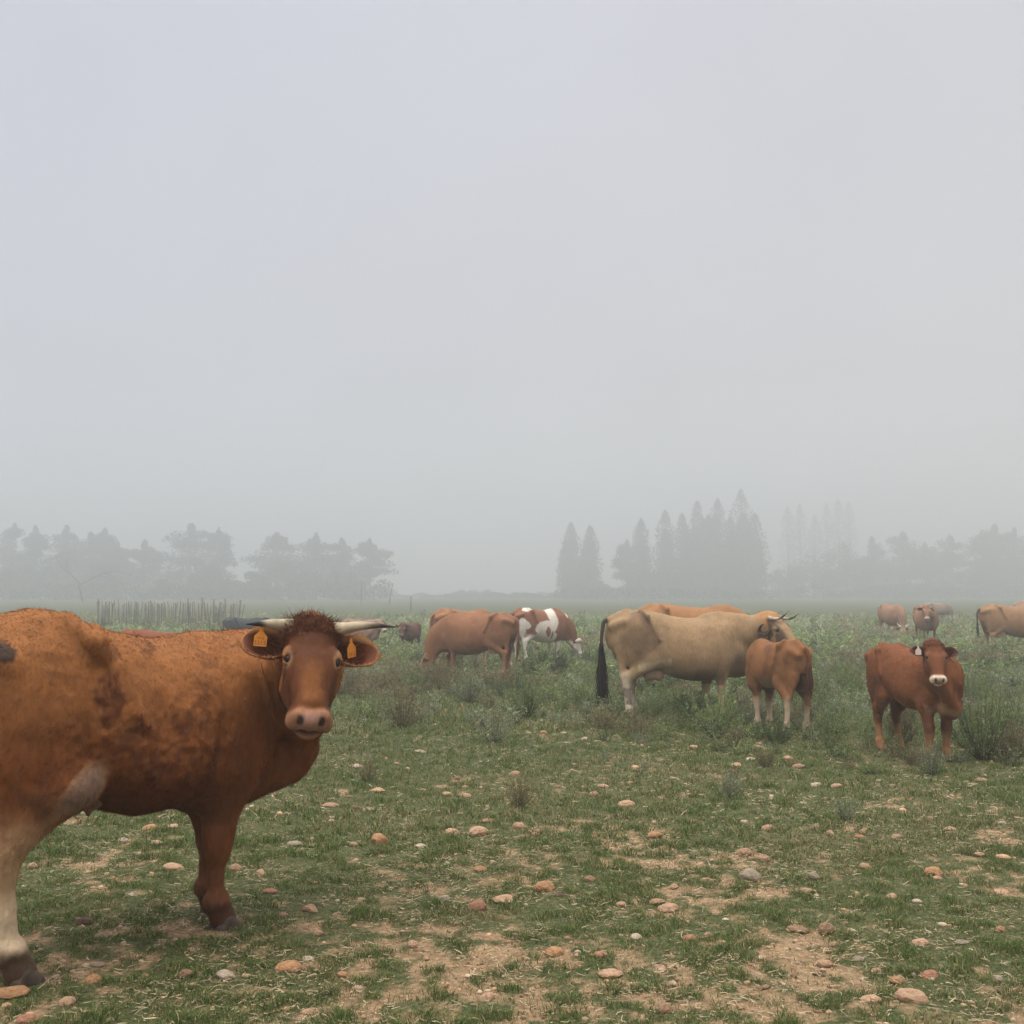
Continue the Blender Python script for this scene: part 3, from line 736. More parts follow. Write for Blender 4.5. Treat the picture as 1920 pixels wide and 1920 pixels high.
M_UD = plain('udder_hair', (.20, .115, .075), rough=.7, noise=7, var=.45, bump=.3)
MY = 49.0           # heading of the near cow: away to the right
ms = 1.03
mh = np.array([math.cos(R(MY)), math.sin(R(MY)), 0]); ml = np.array([-mh[1], mh[0], 0])
def to_local(Pw, O, s_=ms):
    d = np.array(Pw) - np.array(O); return np.array([d @ mh, d @ ml, d[2]]) / s_
foot = np.array(pix(408, 1738)); 
MO = foot - mh * (.515 * .86) * ms + ml * .10 * ms
poll_w = np.array(pix(589, 1163, 5.38)); poll_l = to_local(poll_w, MO)
wl = lambda v: [float(np.dot(v, mh)), float(np.dot(v, ml)), float(v[2])]
def build_main():
    n = poll_l
    nose = wl((.12, -.69, -.71)); up = wl((.27, -.67, .68))
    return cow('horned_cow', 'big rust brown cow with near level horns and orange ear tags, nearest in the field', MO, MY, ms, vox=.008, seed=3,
        lx=.80, lxf=.86, belly=.05, wid=1.06, smooth=2, mat=M_COAT, group=None,
        neck=[(.72, -.03, 1.08, .24), (.84, -.15, 1.13, .20)], poll=n, nose=nose, up=up, hs=1.02, nfy=.95,
        dewlap=[(.86, -.10, .68), (.84, -.24, .90)],
        hind=((-.04, .0), (-.14, .03)), bony=.8, furw=.0009, eyer=.0205, pollw=.128, earx=.062, front=((.0, .02), (.13, -.05)), lt=1.36, ltu=1.34, thigh=.03, stifle=.07, nz=-.05, wz=-.05, headk=.50, cn=.76, elbow=.05,
        top=((-1, .02), (-.5, .045), (-.32, .03), (-.12, -.01), (.1, -.015), (.3, -.035), (.5, -.06), (1, -.05)),
        bot=((-.6, .04), (-.35, .03), (-.22, -.05), (-.05, .0), (.2, .055), (.5, -.05), (.8, -.07)),
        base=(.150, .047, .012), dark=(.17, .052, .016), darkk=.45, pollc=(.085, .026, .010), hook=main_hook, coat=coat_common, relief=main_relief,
        muzzle=(.27, .135, .075), mk=.75, mx=.43, eyering=(.30, .165, .08), erk=.8, legdark=(.10, .04, .02),
        horns={-1: 'side_l', 1: 'side_r'}, hornw={-1: [wl(q) for q in ((-.055, -.02, .0), (-.095, -.06, .006), (-.14, -.11, .008), (-.18, -.17, .008))], 1: [wl(q) for q in ((.06, -.01, .0), (.13, -.03, .01), (.215, -.06, .014), (.30, -.10, .008))]}, hornr=.030, horncol=(.38, .31, .21), horntip=.66,
        ear=dict(len=.205, wid=.165, inner=(.10, .030, .012), rim=(.34, .16, .06), outer=(.26, .09, .03), hairs=500, dir=(.13, 1, -.02), face=(.1, .1, 1)),
        tags={-1: dict(at=.115, up=.05, fwd=.035, text=[('5515', .030, -.036), ('30 12', .015, -.008)], turn=6, tilt=5, size=.88), 1: dict(at=.07, up=.035, fwd=.03, text=[('5515', .026, -.034)], turn=58, tilt=-6, size=.88)},
        udder=dict(x=-.36, y=-.03, z=.685, size=(1.05, 1.3, .75), mat=M_UD), bulges=[((-.35, -.235, .74), (.12, .095, .09), .05)], fur=150000, furside=wl((.15, -1, .1)),
        extra=[((-.22, -.15, 1.375), (-.18, -.285, 1.20), .018, .016, .05), ((-.18, -.285, 1.20), (-.10, -.375, .97), .016, .014, .04), ((.525, -.285, 1.20), (.61, -.285, .92), .010, .008, .03), ((.58, -.295, 1.18), (.67, -.285, .88), .010, .008, .03)],
        grooves=[((.49, -.29, 1.20), (.58, -.29, .92), .017, .012, .022), ((.55, -.295, 1.20), (.64, -.29, .90), .018, .014, .022), ((.61, -.30, 1.18), (.70, -.29, .86), .016, .013, .022), ((-.27, -.31, 1.20), (-.27, -.37, .98), .022, .018, .07), ((-.02, -.375, 1.05), (.0, -.385, .80), .012, .01, .10), ((.30, -.33, .95), (.27, -.35, .70), .014, .012, .07)], hookx=-.34)
# ------------------------------------------------------------------ the rest of the herd
GRAZE = dict(neck=[(.86, 0, .96, .21), (1.02, 0, .78, .165)], poll=(1.20, 0, .50), nose=(.42, 0, -.91), up=(.91, 0, .42), dewlap=[(.98, 0, .56)], nfy=.68)
def graze(t=0, **k):
    """head down, turned sideways by t"""
    d = dict(GRAZE); d['neck'] = [(.86, t * .25, .96, .21), (1.02, t * .6, .78, .165)]; d['poll'] = (1.18, t, .50); d['nose'] = (.42, t * .6, -.91); d['up'] = (.91, t * .8, .42); d['dewlap'] = [(.98, t * .5, .56)]
    d.update(k); return d
def wdir(yaw, v):
    """world direction -> the animal's own frame"""
    a = R(yaw); return [v[0] * math.cos(a) + v[1] * math.sin(a), -v[0] * math.sin(a) + v[1] * math.cos(a), v[2]]
def at(u, depth, v=1400):
    q = pix(u, v, depth); return (q.x, q.y, 0)

def tan_hook(c, V, Nn, Ph, ih, n1, n2):
    x, z = V[:, 0], V[:, 2]; b = ~ih
    n = vnoise(V, 5, 21, 4)
    d = ((x + .55) / .28) ** 2 + ((z - 1.15) / .26) ** 2
    c = mixc(c, (.105, .062, .036), (1 - sstep(d + (n - .5) * 5.0, -.2, 1.6)) * .65 * b)
    c = mixc(c, (.085, .052, .034), sstep(x, .45, .75) * (1 - sstep(x, .95, 1.05)) * (1 - sstep(z + (n - .5) * .3, .75, 1.0)) * .7 * b)
    c = mixc(c, (.10, .062, .038), (1 - sstep(z + (n - .5) * .1, .52, .64)) * (z > .44) * (x > -.25) * (x < .5) * .7)
    c = mixc(c, (.52, .44, .33), (x < -.3) * (1 - sstep(z + (n - .5) * .25, .40, .62)) * .8)
    c = mixc(c, (.08, .05, .035), (x < -.3) * (z < .45) * sstep(n, .56, .62) * .7)
    c = mixc(c, (.50, .40, .27), b * (x > -.62) * (x < -.2) * (1 - sstep(np.abs(z - .70 - (x + .4) * .2), .03, .07)) * .45)
    hx, hy = Ph[:, 0], np.abs(Ph[:, 1])
    c = mixc(c, (.055, .038, .030), ih * sstep(hy, .055, .09) * (hx > .02) * (hx < .40) * .8)
    return c
def pied_hook(c, V, Nn, Ph, ih, n1, n2):
    x, z, y = V[:, 0], V[:, 2], V[:, 1]; b = ~ih
    n = vnoise(V, 3.2, 33, 3) - .5
    W = np.zeros(len(V))
    def bl(cx, cz, rx, rz, s=1):
        return 1 - sstep(((x - cx + n * .25) / rx) ** 2 + ((z - cz - n * .25) / rz) ** 2, .85, 1.05)
    for a in ((.22, 1.15, .17, .42), (-.05, .86, .40, .20), (-.02, .60, .42, .15), (-.76, .98, .13, .10), (-.60, 1.36, .16, .06), (-.88, .75, .14, .25)): W = np.maximum(W, bl(*a))
    W = np.maximum(W, (x < -.4) * (1 - sstep(z + n * .15, .68, .76)))
    W = np.maximum(W, (x > .2) * (1 - sstep(z + n * .15, .50, .58)))
    W = np.maximum(W, bl(.88, 1.16, .05, .05))
    for a in ((-.03, .80, .07, .12), (.12, .70, .05, .10)): W = W * (1 - bl(*a))
    c = mixc(c, (.56, .50, .43), W * b)
    c = mixc(c, (.56, .50, .43), ih * sstep(Ph[:, 0] + n * .05, .10, .14) * 1.0)
    return c
def young_hook(c, V, Nn, Ph, ih, n1, n2):
    x, z = V[:, 0], V[:, 2]; b = ~ih; n = vnoise(V, 6, 61, 4)
    c = mixc(c, (.085, .026, .012), b * (1 - sstep(((x + .52) / .22) ** 2 + ((z - .88) / .16) ** 2 + (n - .5) * 1.5, .4, 1.1)) * .75)
    c = mixc(c, (.10, .032, .014), b * (x < -.3) * sstep(z, .33, .38) * (1 - sstep(z, .55, .65)) * sstep(n, .42, .58) * .7)
    c = mixc(c, (.07, .022, .012), b * (x > .2) * (1 - sstep(np.abs(z - .42 + (n - .5) * .2), .02, .10)) * .6)
    c = mixc(c, (.30, .17, .09), b * (x > .55) * (1 - sstep(np.abs(z - .66 + (n - .5) * .2), .03, .09)) * .6)
    c = mixc(c, (.11, .036, .014), ih * (Ph[:, 0] < .40) * .7)
    return c
def young_relief(V, Nn, Ph, ih):
    pol = ih * (1 - sstep(Ph[:, 0], .06, .10)); return (vnoise(V, 30, 12, 2) - .55) * .022 * pol + (vnoise(V, 14, 5, 3) - .5) * .012 * (~ih) * (V[:, 2] > .5)

G = 'cattle grazing in the foggy field'
def build_herd():
    cow('horned_cow', 'tan cow with lyre shaped horns and a long black tail tuft, standing side on', at(1281, 14.78), 4, .97, vox=.014, seed=21, group=G, mat=M_COAT,
        coat=coat_common, hook=tan_hook, base=(.265, .168, .088), bony=.45, dark=(.19, .11, .055), darkk=.4, pale=(.50, .40, .27), palek=.4, pz=.3, pollc=(.30, .15, .06),
        neck=[(.80, -.01, 1.10, .215), (.95, -.04, 1.12, .155)], poll=(1.17, -.13, 1.335), hs=1.14, nose=wdir(4, (.52, -.48, -.70)), up=wdir(4, (.40, -.62, .68)), nfy=.78, dewlap=[(.96, -.05, .82)],
        horns={-1: 'lyre', 1: 'lyre'}, hornw={-1: [(.04, -.06, -.015), (.10, -.10, -.015), (.17, -.11, .02), (.22, -.11, .065)], 1: [(.06, .05, -.02), (.15, .07, -.045), (.24, .06, -.03), (.31, .05, .025)]},
        hornr=.023, horntip=.55, headk=1.0, muzzle=(.50, .42, .33), nosecol=(.05, .04, .035), eyering=(.40, .33, .25),
        ear=dict(inner=(.03, .02, .016), outer=(.055, .038, .028), rim=(.08, .055, .04), len=.19, wid=.12, dir=(.2, 1, -.35)),
        hind=((-.06, 0), (.06, 0)), front=((.0, 0), (-.13, 0)), lt=1.12, ltu=1.1, belly=.0,
        grooves=[((.80, -.20, 1.26), (.84, -.24, .95), .006, .005, .035), ((.86, -.20, 1.26), (.90, -.22, .98), .006, .005, .035)],
        top=((-1, 0), (-.3, -.02), (0, -.05), (.3, -.04), (.6, -.03), (1, -.03)), nz=-.01, wz=-.01,
        tail=[(-.97, 0, 1.27), (-1.03, -.03, 1.22), (-1.06, -.06, 1.0), (-1.06, -.06, .72)], tailcol=(.05, .035, .025), tuft=.66, tuft_n=420, tuftcol=(.016, .012, .011), udder=dict(x=-.38, z=.56, size=(.8, 1, .7)))
    cow('cow', 'orange brown cow mostly hidden behind the tan horned cow', at(1305, 19.2), 2, .985, vox=.022, seed=22, group=G, bony=.7, coat=coat_common, base=(.26, .125, .052), pale=(.34, .24, .14), **graze(.35))
    yw = 112
    cow('calf', 'light brown calf seen from behind, its rump in front of the tan cow head', at(1457, 13.5), yw, .745, vox=.012, seed=23, group=G, bony=.7, cat='calf', mat=M_COAT,
        coat=coat_common, base=(.180, .075, .027), dark=(.09, .032, .014), darkk=.75, pale=(.48, .37, .26), palek=.85, pz=.34, belly=.16, wid=.80, hs=1.1,
        neck=[(.62, -.08, 1.06, .18), (.68, -.20, 1.06, .14)], poll=(.66, -.32, 1.10), nose=(-.30, -.75, -.55), up=(.2, -.5, .8), dewlap=[(.64, -.10, .86)],
        hind=((.02, -.06), (-.03, .05)), front=((.02, 0), (-.03, 0)), lt=1.15, lx=.76, tail=[(-.97, 0, 1.29), (-1.03, -.02, 1.25), (-1.07, -.04, 1.05), (-1.05, -.05, .80)], tailcol=(.17, .06, .022), tuft=.30, tuft_n=140, tuftcol=(.09, .035, .02), hoof=.85)
    yw = -77; YO = at(1718, 11.4); yp = pix(1752, 1199, 10.72); yp = np.array(wdir(yw, (yp.x - YO[0], yp.y - YO[1], yp.z))) / .765
    cow('young_cow', 'reddish brown hornless young cow facing the viewer with a cream ringed muzzle', YO, yw, .765, vox=.0095, seed=24, group=G, bony=.7, mat=M_COAT,
        coat=coat_common, hook=young_hook, relief=young_relief, base=(.155, .052, .017), dark=(.13, .040, .014), darkk=.5, pale=(.33, .17, .08), palek=.6, pz=.30, pollc=(.10, .032, .015), belly=.12, wid=.88, hs=1.0,
        neck=[(.72, yp[1] * .25, 1.07, .215), (yp[0] * .5 + .36, yp[1] * .6, 1.13, .155)], poll=yp, nose=wdir(yw, (-.10, -.62, -.78)), up=wdir(yw, (-.10, -.86, .48)), nfy=.95, dewlap=[(.90, -.12, .82), (.88, -.20, 1.0)],
        pollw=.10, pollz=-.075, muzzle=(.58, .46, .35), mk=.95, mx=.425, nosecol=(.22, .13, .09), eyering=(.38, .22, .12), ear=dict(inner=(.05, .018, .012), outer=(.10, .032, .014), rim=(.12, .04, .02), len=.175, wid=.13, dir=(-.02, 1, .02), hairs=200),
        hind=((.02, .02), (.0, .0)), front=((.04, .0), (-.02, 0)), lt=1.32, ltu=1.15, hoof=.9, tags={-1: dict(at=.085, up=.045, fwd=.03, pale=1, turn=0, size=1.1)}, fur=50000, furw=.0014, furside=wdir(yw, (0, -1, .1)),
        tail=[(-.97, 0, 1.27), (-1.05, .05, 1.30), (-1.10, .08, 1.10), (-1.06, .05, .80)], tuft=.30)
    cow('cow', 'brown cow grazing side on, head down in the weeds to the left', at(892, 21.9), 154, .855, vox=.018, seed=25, group=G, bony=.7, coat=coat_common,
        base=(.205, .092, .043), dark=(.13, .050, .026), darkk=.6, pale=(.36, .22, .13), palek=.3, pz=.25, wid=1.05,
        **graze(.12, hind=((.0, 0), (-.08, 0)), front=((.30, 0), (.0, 0)), udder=dict(x=-.45, z=.58, size=(.7, 1, .6)), tail=[(-.97, 0, 1.27), (-1.04, .05, 1.2), (-1.06, .08, .95), (-1.04, .1, .60)], tailcol=(.15, .06, .035), tuft=.35, tuftcol=(.16, .07, .04)))
    cow('cow', 'rusty cow half hidden behind the brown grazing cow', at(872, 24.5), 42, .88, vox=.022, seed=26, group=G, bony=.7, coat=coat_common, base=(.235, .108, .050), pale=(.42, .28, .18), **graze(-.1))
    cow('pied_cow', 'brown and white pied cow grazing with a white face', at(1013, 26.9), 42, .87, vox=.018, seed=27, group=G, bony=.7, coat=coat_common, hook=pied_hook, base=(.19, .082, .042),
        muzzle=(.55, .47, .40), nosecol=(.45, .32, .26), **graze(-.15, ear=dict(inner=(.5, .42, .36), outer=(.56, .50, .43), rim=(.56, .5, .43), dir=(.1, 1, .1)), poll=(1.20, -.12, .62), lt=1.1))
    cow('calf', 'small dark brown calf far off, facing the viewer', at(768, 30.5), -106, .56, vox=.018, seed=28, group=G, bony=.7, cat='calf', coat=coat_common, base=(.085, .042, .028), belly=.10, hs=1.2,
        neck=[(.80, 0, 1.18, .19)], poll=(.98, 0, 1.38), nose=wdir(-115, (-.1, -.6, -.8)), up=wdir(-115, (0, -.8, .6)), muzzle=(.16, .10, .08))
    cow('calf', 'pale tan young cow half hidden behind the nearest cow right ear', at(674, 31.0), -32, .63, vox=.02, seed=29, group=G, bony=.7, cat='calf', coat=coat_common, base=(.25, .145, .10), belly=.08, hs=1.15,
        neck=[(.82, 0, 1.16, .19)], poll=(1.06, -.05, 1.36), nose=(.75, -.25, -.62), up=(.55, -.2, .8))
    cow('calf', 'dark grey calf behind the tip of the nearest cow left horn', at(458, 34.0), 20, .62, vox=.024, seed=30, group=G, bony=.7, cat='calf', coat=coat_common, base=(.040, .042, .048), belly=.08, hs=1.1,
        neck=[(.80, 0, 1.14, .19)], poll=(1.0, 0, 1.33), nose=(.75, -.1, -.62), up=(.55, -.1, .8), muzzle=(.06, .06, .06))
    cow('calf', 'red brown calf, only its back showing above the nearest cow', at(316, 15.6), 3, .775, vox=.024, seed=31, group=G, bony=.7, cat='calf', coat=coat_common, base=(.17, .055, .025), **graze(0, belly=.08))
    yw = -80
    cow('horned_cow', 'brown cow grazing head on with short white horns, far off on the right', at(1679, 41.5), yw, .84, vox=.024, seed=32, group=G, bony=.7, coat=coat_common, base=(.23, .125, .075), pale=(.4, .3, .2), wid=1.1,
        **graze(-.18, horns={-1: 'short', 1: 'short'}, hornpts={-1: [(0, -.07, -.02), (-.03, -.15, .0), (-.08, -.22, .05), (-.16, -.24, .08)], 1: [(0, .07, -.02), (-.03, .15, .0), (-.08, .22, .05), (-.16, .24, .08)]}, hornr=.035, horncol=(.7, .64, .55), horntip=.9))
    yw = -97
    cow('cow', 'brown hornless cow far off, standing head on with its head raised', at(1742, 36.6), yw, .83, vox=.022, seed=33, group=G, bony=.7, coat=coat_common, base=(.21, .102, .056), wid=1.22, hs=1.05,
        neck=[(.80, -.02, 1.08, .22), (.90, -.12, 1.16, .16)], poll=(1.04, -.22, 1.42), nose=wdir(yw, (-.05, -.55, -.83)), up=wdir(yw, (0, -.83, .55)), muzzle=(.52, .42, .34), mk=.9,
        hook=lambda c, V, Nn, Ph, ih, n1, n2: mixc(c, (.07, .035, .028), (~ih) * (V[:, 0] > .55) * (1 - sstep(np.abs(V[:, 1]), .06, .12)) * (V[:, 2] < 1.05) * (V[:, 2] > .55) * .8),
        ear=dict(inner=(.04, .022, .018), outer=(.08, .045, .03), rim=(.08, .045, .03)))
    cow('cow', 'faint pale cow deep in the fog, grazing behind the head on cow', at(1764, 64), 6, .74, vox=.03, seed=34, group=G, bony=.7, coat=coat_common, base=(.22, .16, .12), **graze(0))
    cow('cow', 'golden brown cow with a full pale udder, cut off by the right edge', at(1908, 29.6), 3, .90, vox=.018, seed=35, group=G, bony=.7, coat=coat_common, base=(.25, .140, .072), pale=(.46, .36, .24), pz=.3, dark=(.16, .085, .045), darkk=.5,
        neck=[(.86, 0, 1.18, .2)], poll=(1.15, 0, 1.36), nose=(.7, 0, -.7), up=(.7, 0, .7), udder=dict(x=-.42, z=.56, size=(1.0, 1.0, .95)), tailcol=(.08, .05, .03), tuft=.3, tuftcol=(.04, .03, .02))
    cow('cow', 'greyish brown cow hidden behind the golden brown cow at the right edge', at(1962, 34.5), 8, .93, vox=.024, seed=36, group=G, bony=.7, coat=coat_common, base=(.23, .14, .10), **graze(0))
# ================================================================== ground
def gz(x, y):
    P = np.stack([np.asarray(x, float), np.asarray(y, float), np.zeros(np.shape(x))], -1).reshape(-1, 3)
    r = (vnoise(P, .55, 3, 2) - .5) * .05 + (vnoise(P, 3.1, 4, 3) - .5) * .022
    return r.reshape(np.shape(x))
def cover(x, y):
    """0 = bare soil, 1 = closed grass"""
    P = np.stack([np.asarray(x, float), np.asarray(y, float) * .75, np.zeros(np.shape(x))], -1).reshape(-1, 3)
    a = vnoise(P, 2.3, 41, 4); b = vnoise(P, 13, 42, 3)
    xx, yy = P[:, 0], P[:, 1] / .75
    bias = sstep(yy, 5.2, 10.0) * .11 + .055 - sstep(xx, -.3, 1.0) * (1 - sstep(yy, 4.6, 6.2)) * .045 + (1 - sstep(xx, -1.6, -.4)) * .05
    return sstep(a * .50 + b * .50 + bias, .415, .565).reshape(np.shape(x))

def axis(lo, hi, step, far_lo, far_hi, g=1.13):
    a = list(np.arange(lo, hi, step)); s = step; v = a[-1]
    while v < far_hi: s *= g; v += s; a.append(min(v, far_hi))
    s = step; v = lo; pre = []
    while v > far_lo: s *= g; v -= s; pre.append(max(v, far_lo))
    return np.array(pre[::-1] + a)
gx_ = axis(-4.5, 4.5, .03, -400, 400); gy_ = axis(3.2, 9.5, .03, -60, 520)
GX, GY = np.meshgrid(gx_, gy_, indexing='ij')
cv = cover(GX, GY) + .6 * sstep(GY, 9, 22)
P3 = np.stack([GX, GY, GX * 0], -1).reshape(-1, 3)
fine = (vnoise(P3, 14, 8, 2) - .5).reshape(GX.shape) * .020 * (1 - cv * .6) + (vnoise(P3, 6, 18, 3) - .5).reshape(GX.shape) * .022 * (1 - cv * .5)
fine = fine * (np.abs(GX) < 8) * (GY < 15)
GZ = gz(GX, GY) + fine + cv * .004
nxg, nyg = GX.shape
ii, jj = np.meshgrid(np.arange(nxg - 1), np.arange(nyg - 1), indexing='ij')
a_ = (ii * nyg + jj).ravel()
gcol = np.stack([cv.ravel(), vnoise(P3, .8, 77, 3), vnoise(P3, 5, 78, 3)], 1)
def ground_mat():
    m, n, l, b = mat_new('pasture_soil_and_turf')
    at_ = n.new('ShaderNodeAttribute'); at_.attribute_name = 'cover'
    s = n.new('ShaderNodeSeparateColor'); l.new(at_.outputs['Color'], s.inputs[0])
    g = n.new('ShaderNodeTexCoord')
    def noise(scale, detail=5, rough=.6):
        t = n.new('ShaderNodeTexNoise'); t.inputs['Scale'].default_value = scale; t.inputs['Detail'].default_value = detail; t.inputs['Roughness'].default_value = rough
        l.new(g.outputs['Object'], t.inputs['Vector']); return t.outputs[0]
    def ramp(fac, *st):
        r = n.new('ShaderNodeValToRGB'); e = r.color_ramp.elements
        while len(e) < len(st): e.new(.5)
        for k, (p_, c_) in zip(e, st): k.position = p_; k.color = (*c_, 1)
        l.new(fac, r.inputs[0]); return r.outputs[0]
    nf = noise(38, 6, .7); nm = noise(6, 5)
    soil = ramp(nf, (.32, (.075, .045, .024)), (.46, (.19, .12, .066)), (.58, (.33, .215, .125)), (.70, (.50, .36, .23)))
    soil2 = ramp(nm, (.3, (.20, .125, .070)), (.7, (.36, .235, .135)))
    ms = n.new('ShaderNodeMixRGB'); ms.inputs[0].default_value = .45; l.new(soil, ms.inputs[1]); l.new(soil2, ms.inputs[2])
    turf = ramp(nf, (.30, (.010, .018, .006)), (.46, (.028, .044, .013)), (.60, (.062, .082, .027)), (.74, (.17, .15, .075)))
    mt = n.new('ShaderNodeMixRGB'); l.new(ms.outputs[0], mt.inputs[1]); l.new(turf, mt.inputs[2])
    # cover broken up by fine noise
    ad = n.new('ShaderNodeMath'); ad.operation = 'ADD'; l.new(s.outputs[0], ad.inputs[0])
    nn = n.new('ShaderNodeMath'); nn.operation = 'MULTIPLY_ADD'; nn.inputs[1].default_value = 2.0; nn.inputs[2].default_value = -1.0
    l.new(noise(16, 5, .7), nn.inputs[0]); l.new(nn.outputs[0], ad.inputs[1]); ad.use_clamp = True
    sc_ = n.new('ShaderNodeMath'); sc_.operation = 'MULTIPLY'; sc_.inputs[1].default_value = .92; l.new(ad.outputs[0], sc_.inputs[0])
    l.new(sc_.outputs[0], mt.inputs[0]); l.new(mt.outputs[0], b.inputs['Base Color'])
    b.inputs['Roughness'].default_value = .95; b.inputs['Specular IOR Level'].default_value = .15
    bp = n.new('ShaderNodeBump'); bp.inputs['Strength'].default_value = .8; bp.inputs['Distance'].default_value = .02
    l.new(nf, bp.inputs['Height']); l.new(bp.outputs[0], b.inputs['Normal'])
    return m
gm = mesh_np('ground', np.stack([GX, GY, GZ], -1).reshape(-1, 3), quads=np.stack([a_, a_ + nyg, a_ + nyg + 1, a_ + 1], 1), col=gcol, mat=ground_mat(), attr='cover')
tag(link('ground', gm), kind='structure')

M_GRASS = leaf_mat('grass_blades', var=.0, trans=.3)
M_STRAW = leaf_mat('dry_straw', var=.0, trans=.1)
M_WEED = leaf_mat('weed_leaves', var=.12, trans=.45)

def frustum_pts(n, d0, d1, rs, pw=1.0, mar=1.08):
    """points on the ground seen by the camera, spread evenly in area (pw=1) or thinning with distance"""
    t = rs.random(n); e = 2 - 1.0 * (1 - pw) * 2
    e = {1.0: 2.0, .5: 1.0, 0.0: .001}.get(pw, 2.0)
    d = (d0 ** e + t * (d1 ** e - d0 ** e)) ** (1 / e)
    x = (rs.random(n) * 2 - 1) * d * (960 / F_PX) * mar
    return x, d

def blades(x, y, h, w, col, rs, lean=.5, flat=0):
    n = len(x); z = gz(x, y) - .002
    th = rs.random(n) * 2 * np.pi; side = np.stack([np.cos(th), np.sin(th), np.zeros(n)], 1) * (w / 2)[:, None]
    ph = rs.random(n) * 2 * np.pi; ld = np.stack([np.cos(ph), np.sin(ph), np.zeros(n)], 1) * (lean * (.3 + rs.random(n)) * h)[:, None]
    up = np.array([0, 0, 1.0])
    P = np.stack([x, y, z], 1); m = P + ld * .35 + up * (h * .6)[:, None]; t = P + ld * 1.1 + up * (h * (1 - .25 * rs.random(n)))[:, None]
    V = np.stack([P - side, P + side, m + side * .8, m - side * .8, t], 1).reshape(-1, 3)
    i = np.arange(n)[:, None] * 5
    return V, np.concatenate([i, i + 1, i + 2, i + 3], 1), np.concatenate([i + 3, i + 2, i + 4], 1), np.repeat(col, 5, 0)

def build_grass():
    rs = np.random.default_rng(101); bag = Bag()
    for (n, d0, d1, h0, w0, lat) in ((420000, 3.3, 7.5, .024, .0032, 1), (300000, 7.0, 14.0, .034, .0055, 1), (150000, 13, 26, .055, .012, 1)):
        x, y = frustum_pts(n, d0, d1, rs, .5)
        # gather blades into tufts
        tx = (vnoise(np.stack([x, y, x * 0], 1), 9, 3, 2) - .5) * .10; x = x + tx
        c = cover(x, y); tn = vnoise(np.stack([x, y, x * 0], 1), 10, 13, 2)
        keep = rs.random(n) < np.clip(c * 1.1, .14, 1) * (.25 + .85 * sstep(tn, .30, .60))
        x, y, c = x[keep], y[keep], c[keep]; n = len(x)
        k = rs.random(n); g1 = np.array([.026, .062, .010]); g2 = np.array([.085, .150, .032]); dry = np.array([.30, .235, .125]); ol = np.array([.150, .150, .050])
        big = vnoise(np.stack([x, y, x * 0], 1), 1.1, 19, 3)
        col = g1 + (g2 - g1) * rs.random((n, 1)); col = np.where((k > .68)[:, None], ol, col); 
        isdry = rs.random(n) < (.12 + .25 * sstep(big, .5, .7) + .12 * (1 - c)); col = np.where(isdry[:, None], dry * (.6 + .7 * rs.random((n, 1))), col)
        h = h0 * (.4 + 1.1 * rs.random(n) ** 1.6) * (.7 + .9 * sstep(tn[keep], .45, .75))
        V, Q, T, CC = blades(x, y, h, w0 * (.6 + .6 * rs.random(n)), col, rs, lean=.9)
        bag.add(V, Q, T, CC)
    tag(link('grass', bag.mesh('grass', M_GRASS, attr='tint', smooth=False)), kind='stuff')
    # straw litter
    bag = Bag(); rs = np.random.default_rng(55)
    for n, d0, d1, L0, w0 in ((44000, 3.3, 8, .034, .0028), (30000, 8, 18, .05, .005)):
        x, y = frustum_pts(n, d0, d1, rs, .5); nz = vnoise(np.stack([x, y, x * 0], 1), 2.6, 91, 3)
        keep = rs.random(n) < .2 + .9 * sstep(nz, .45, .62) + .35 * (1 - cover(x, y)); x, y = x[keep], y[keep]; n = len(x)
        th = rs.random(n) * 6.283; L_ = L0 * (.3 + 1.2 * rs.random(n) ** 2); dv = np.stack([np.cos(th), np.sin(th), rs.normal(size=n) * .22], 1) * L_[:, None]
        P = np.stack([x, y, gz(x, y) + .006 + .012 * rs.random(n)], 1)
        bend = np.stack([-np.sin(th), np.cos(th), rs.random(n) * .5], 1) * (L_ * rs.normal(size=n) * .18)[:, None]
        sd = np.stack([-np.sin(th), np.cos(th), np.zeros(n)], 1) * (w0 * (.4 + .8 * rs.random(n)) / 2)[:, None] + np.array([0, 0, w0 * .35])
        V = np.stack([P - dv / 2 - sd, P - dv / 2 + sd, P + bend + sd, P + bend - sd, P + dv / 2 + sd * .6, P + dv / 2 - sd * .6], 1).reshape(-1, 3)
        i = np.arange(n)[:, None] * 6
        Q = np.concatenate([np.concatenate([i, i + 1, i + 2, i + 3], 1), np.concatenate([i + 3, i + 2, i + 4, i + 5], 1)])
        col = np.repeat(np.array([.40, .31, .19]) * (.45 + .75 * rs.random((n, 1))), 6, 0)
        bag.add(V, Q, None, col)
    tag(link('straw', bag.mesh('straw', M_STRAW, attr='tint', smooth=False)), kind='stuff')
build_grass()

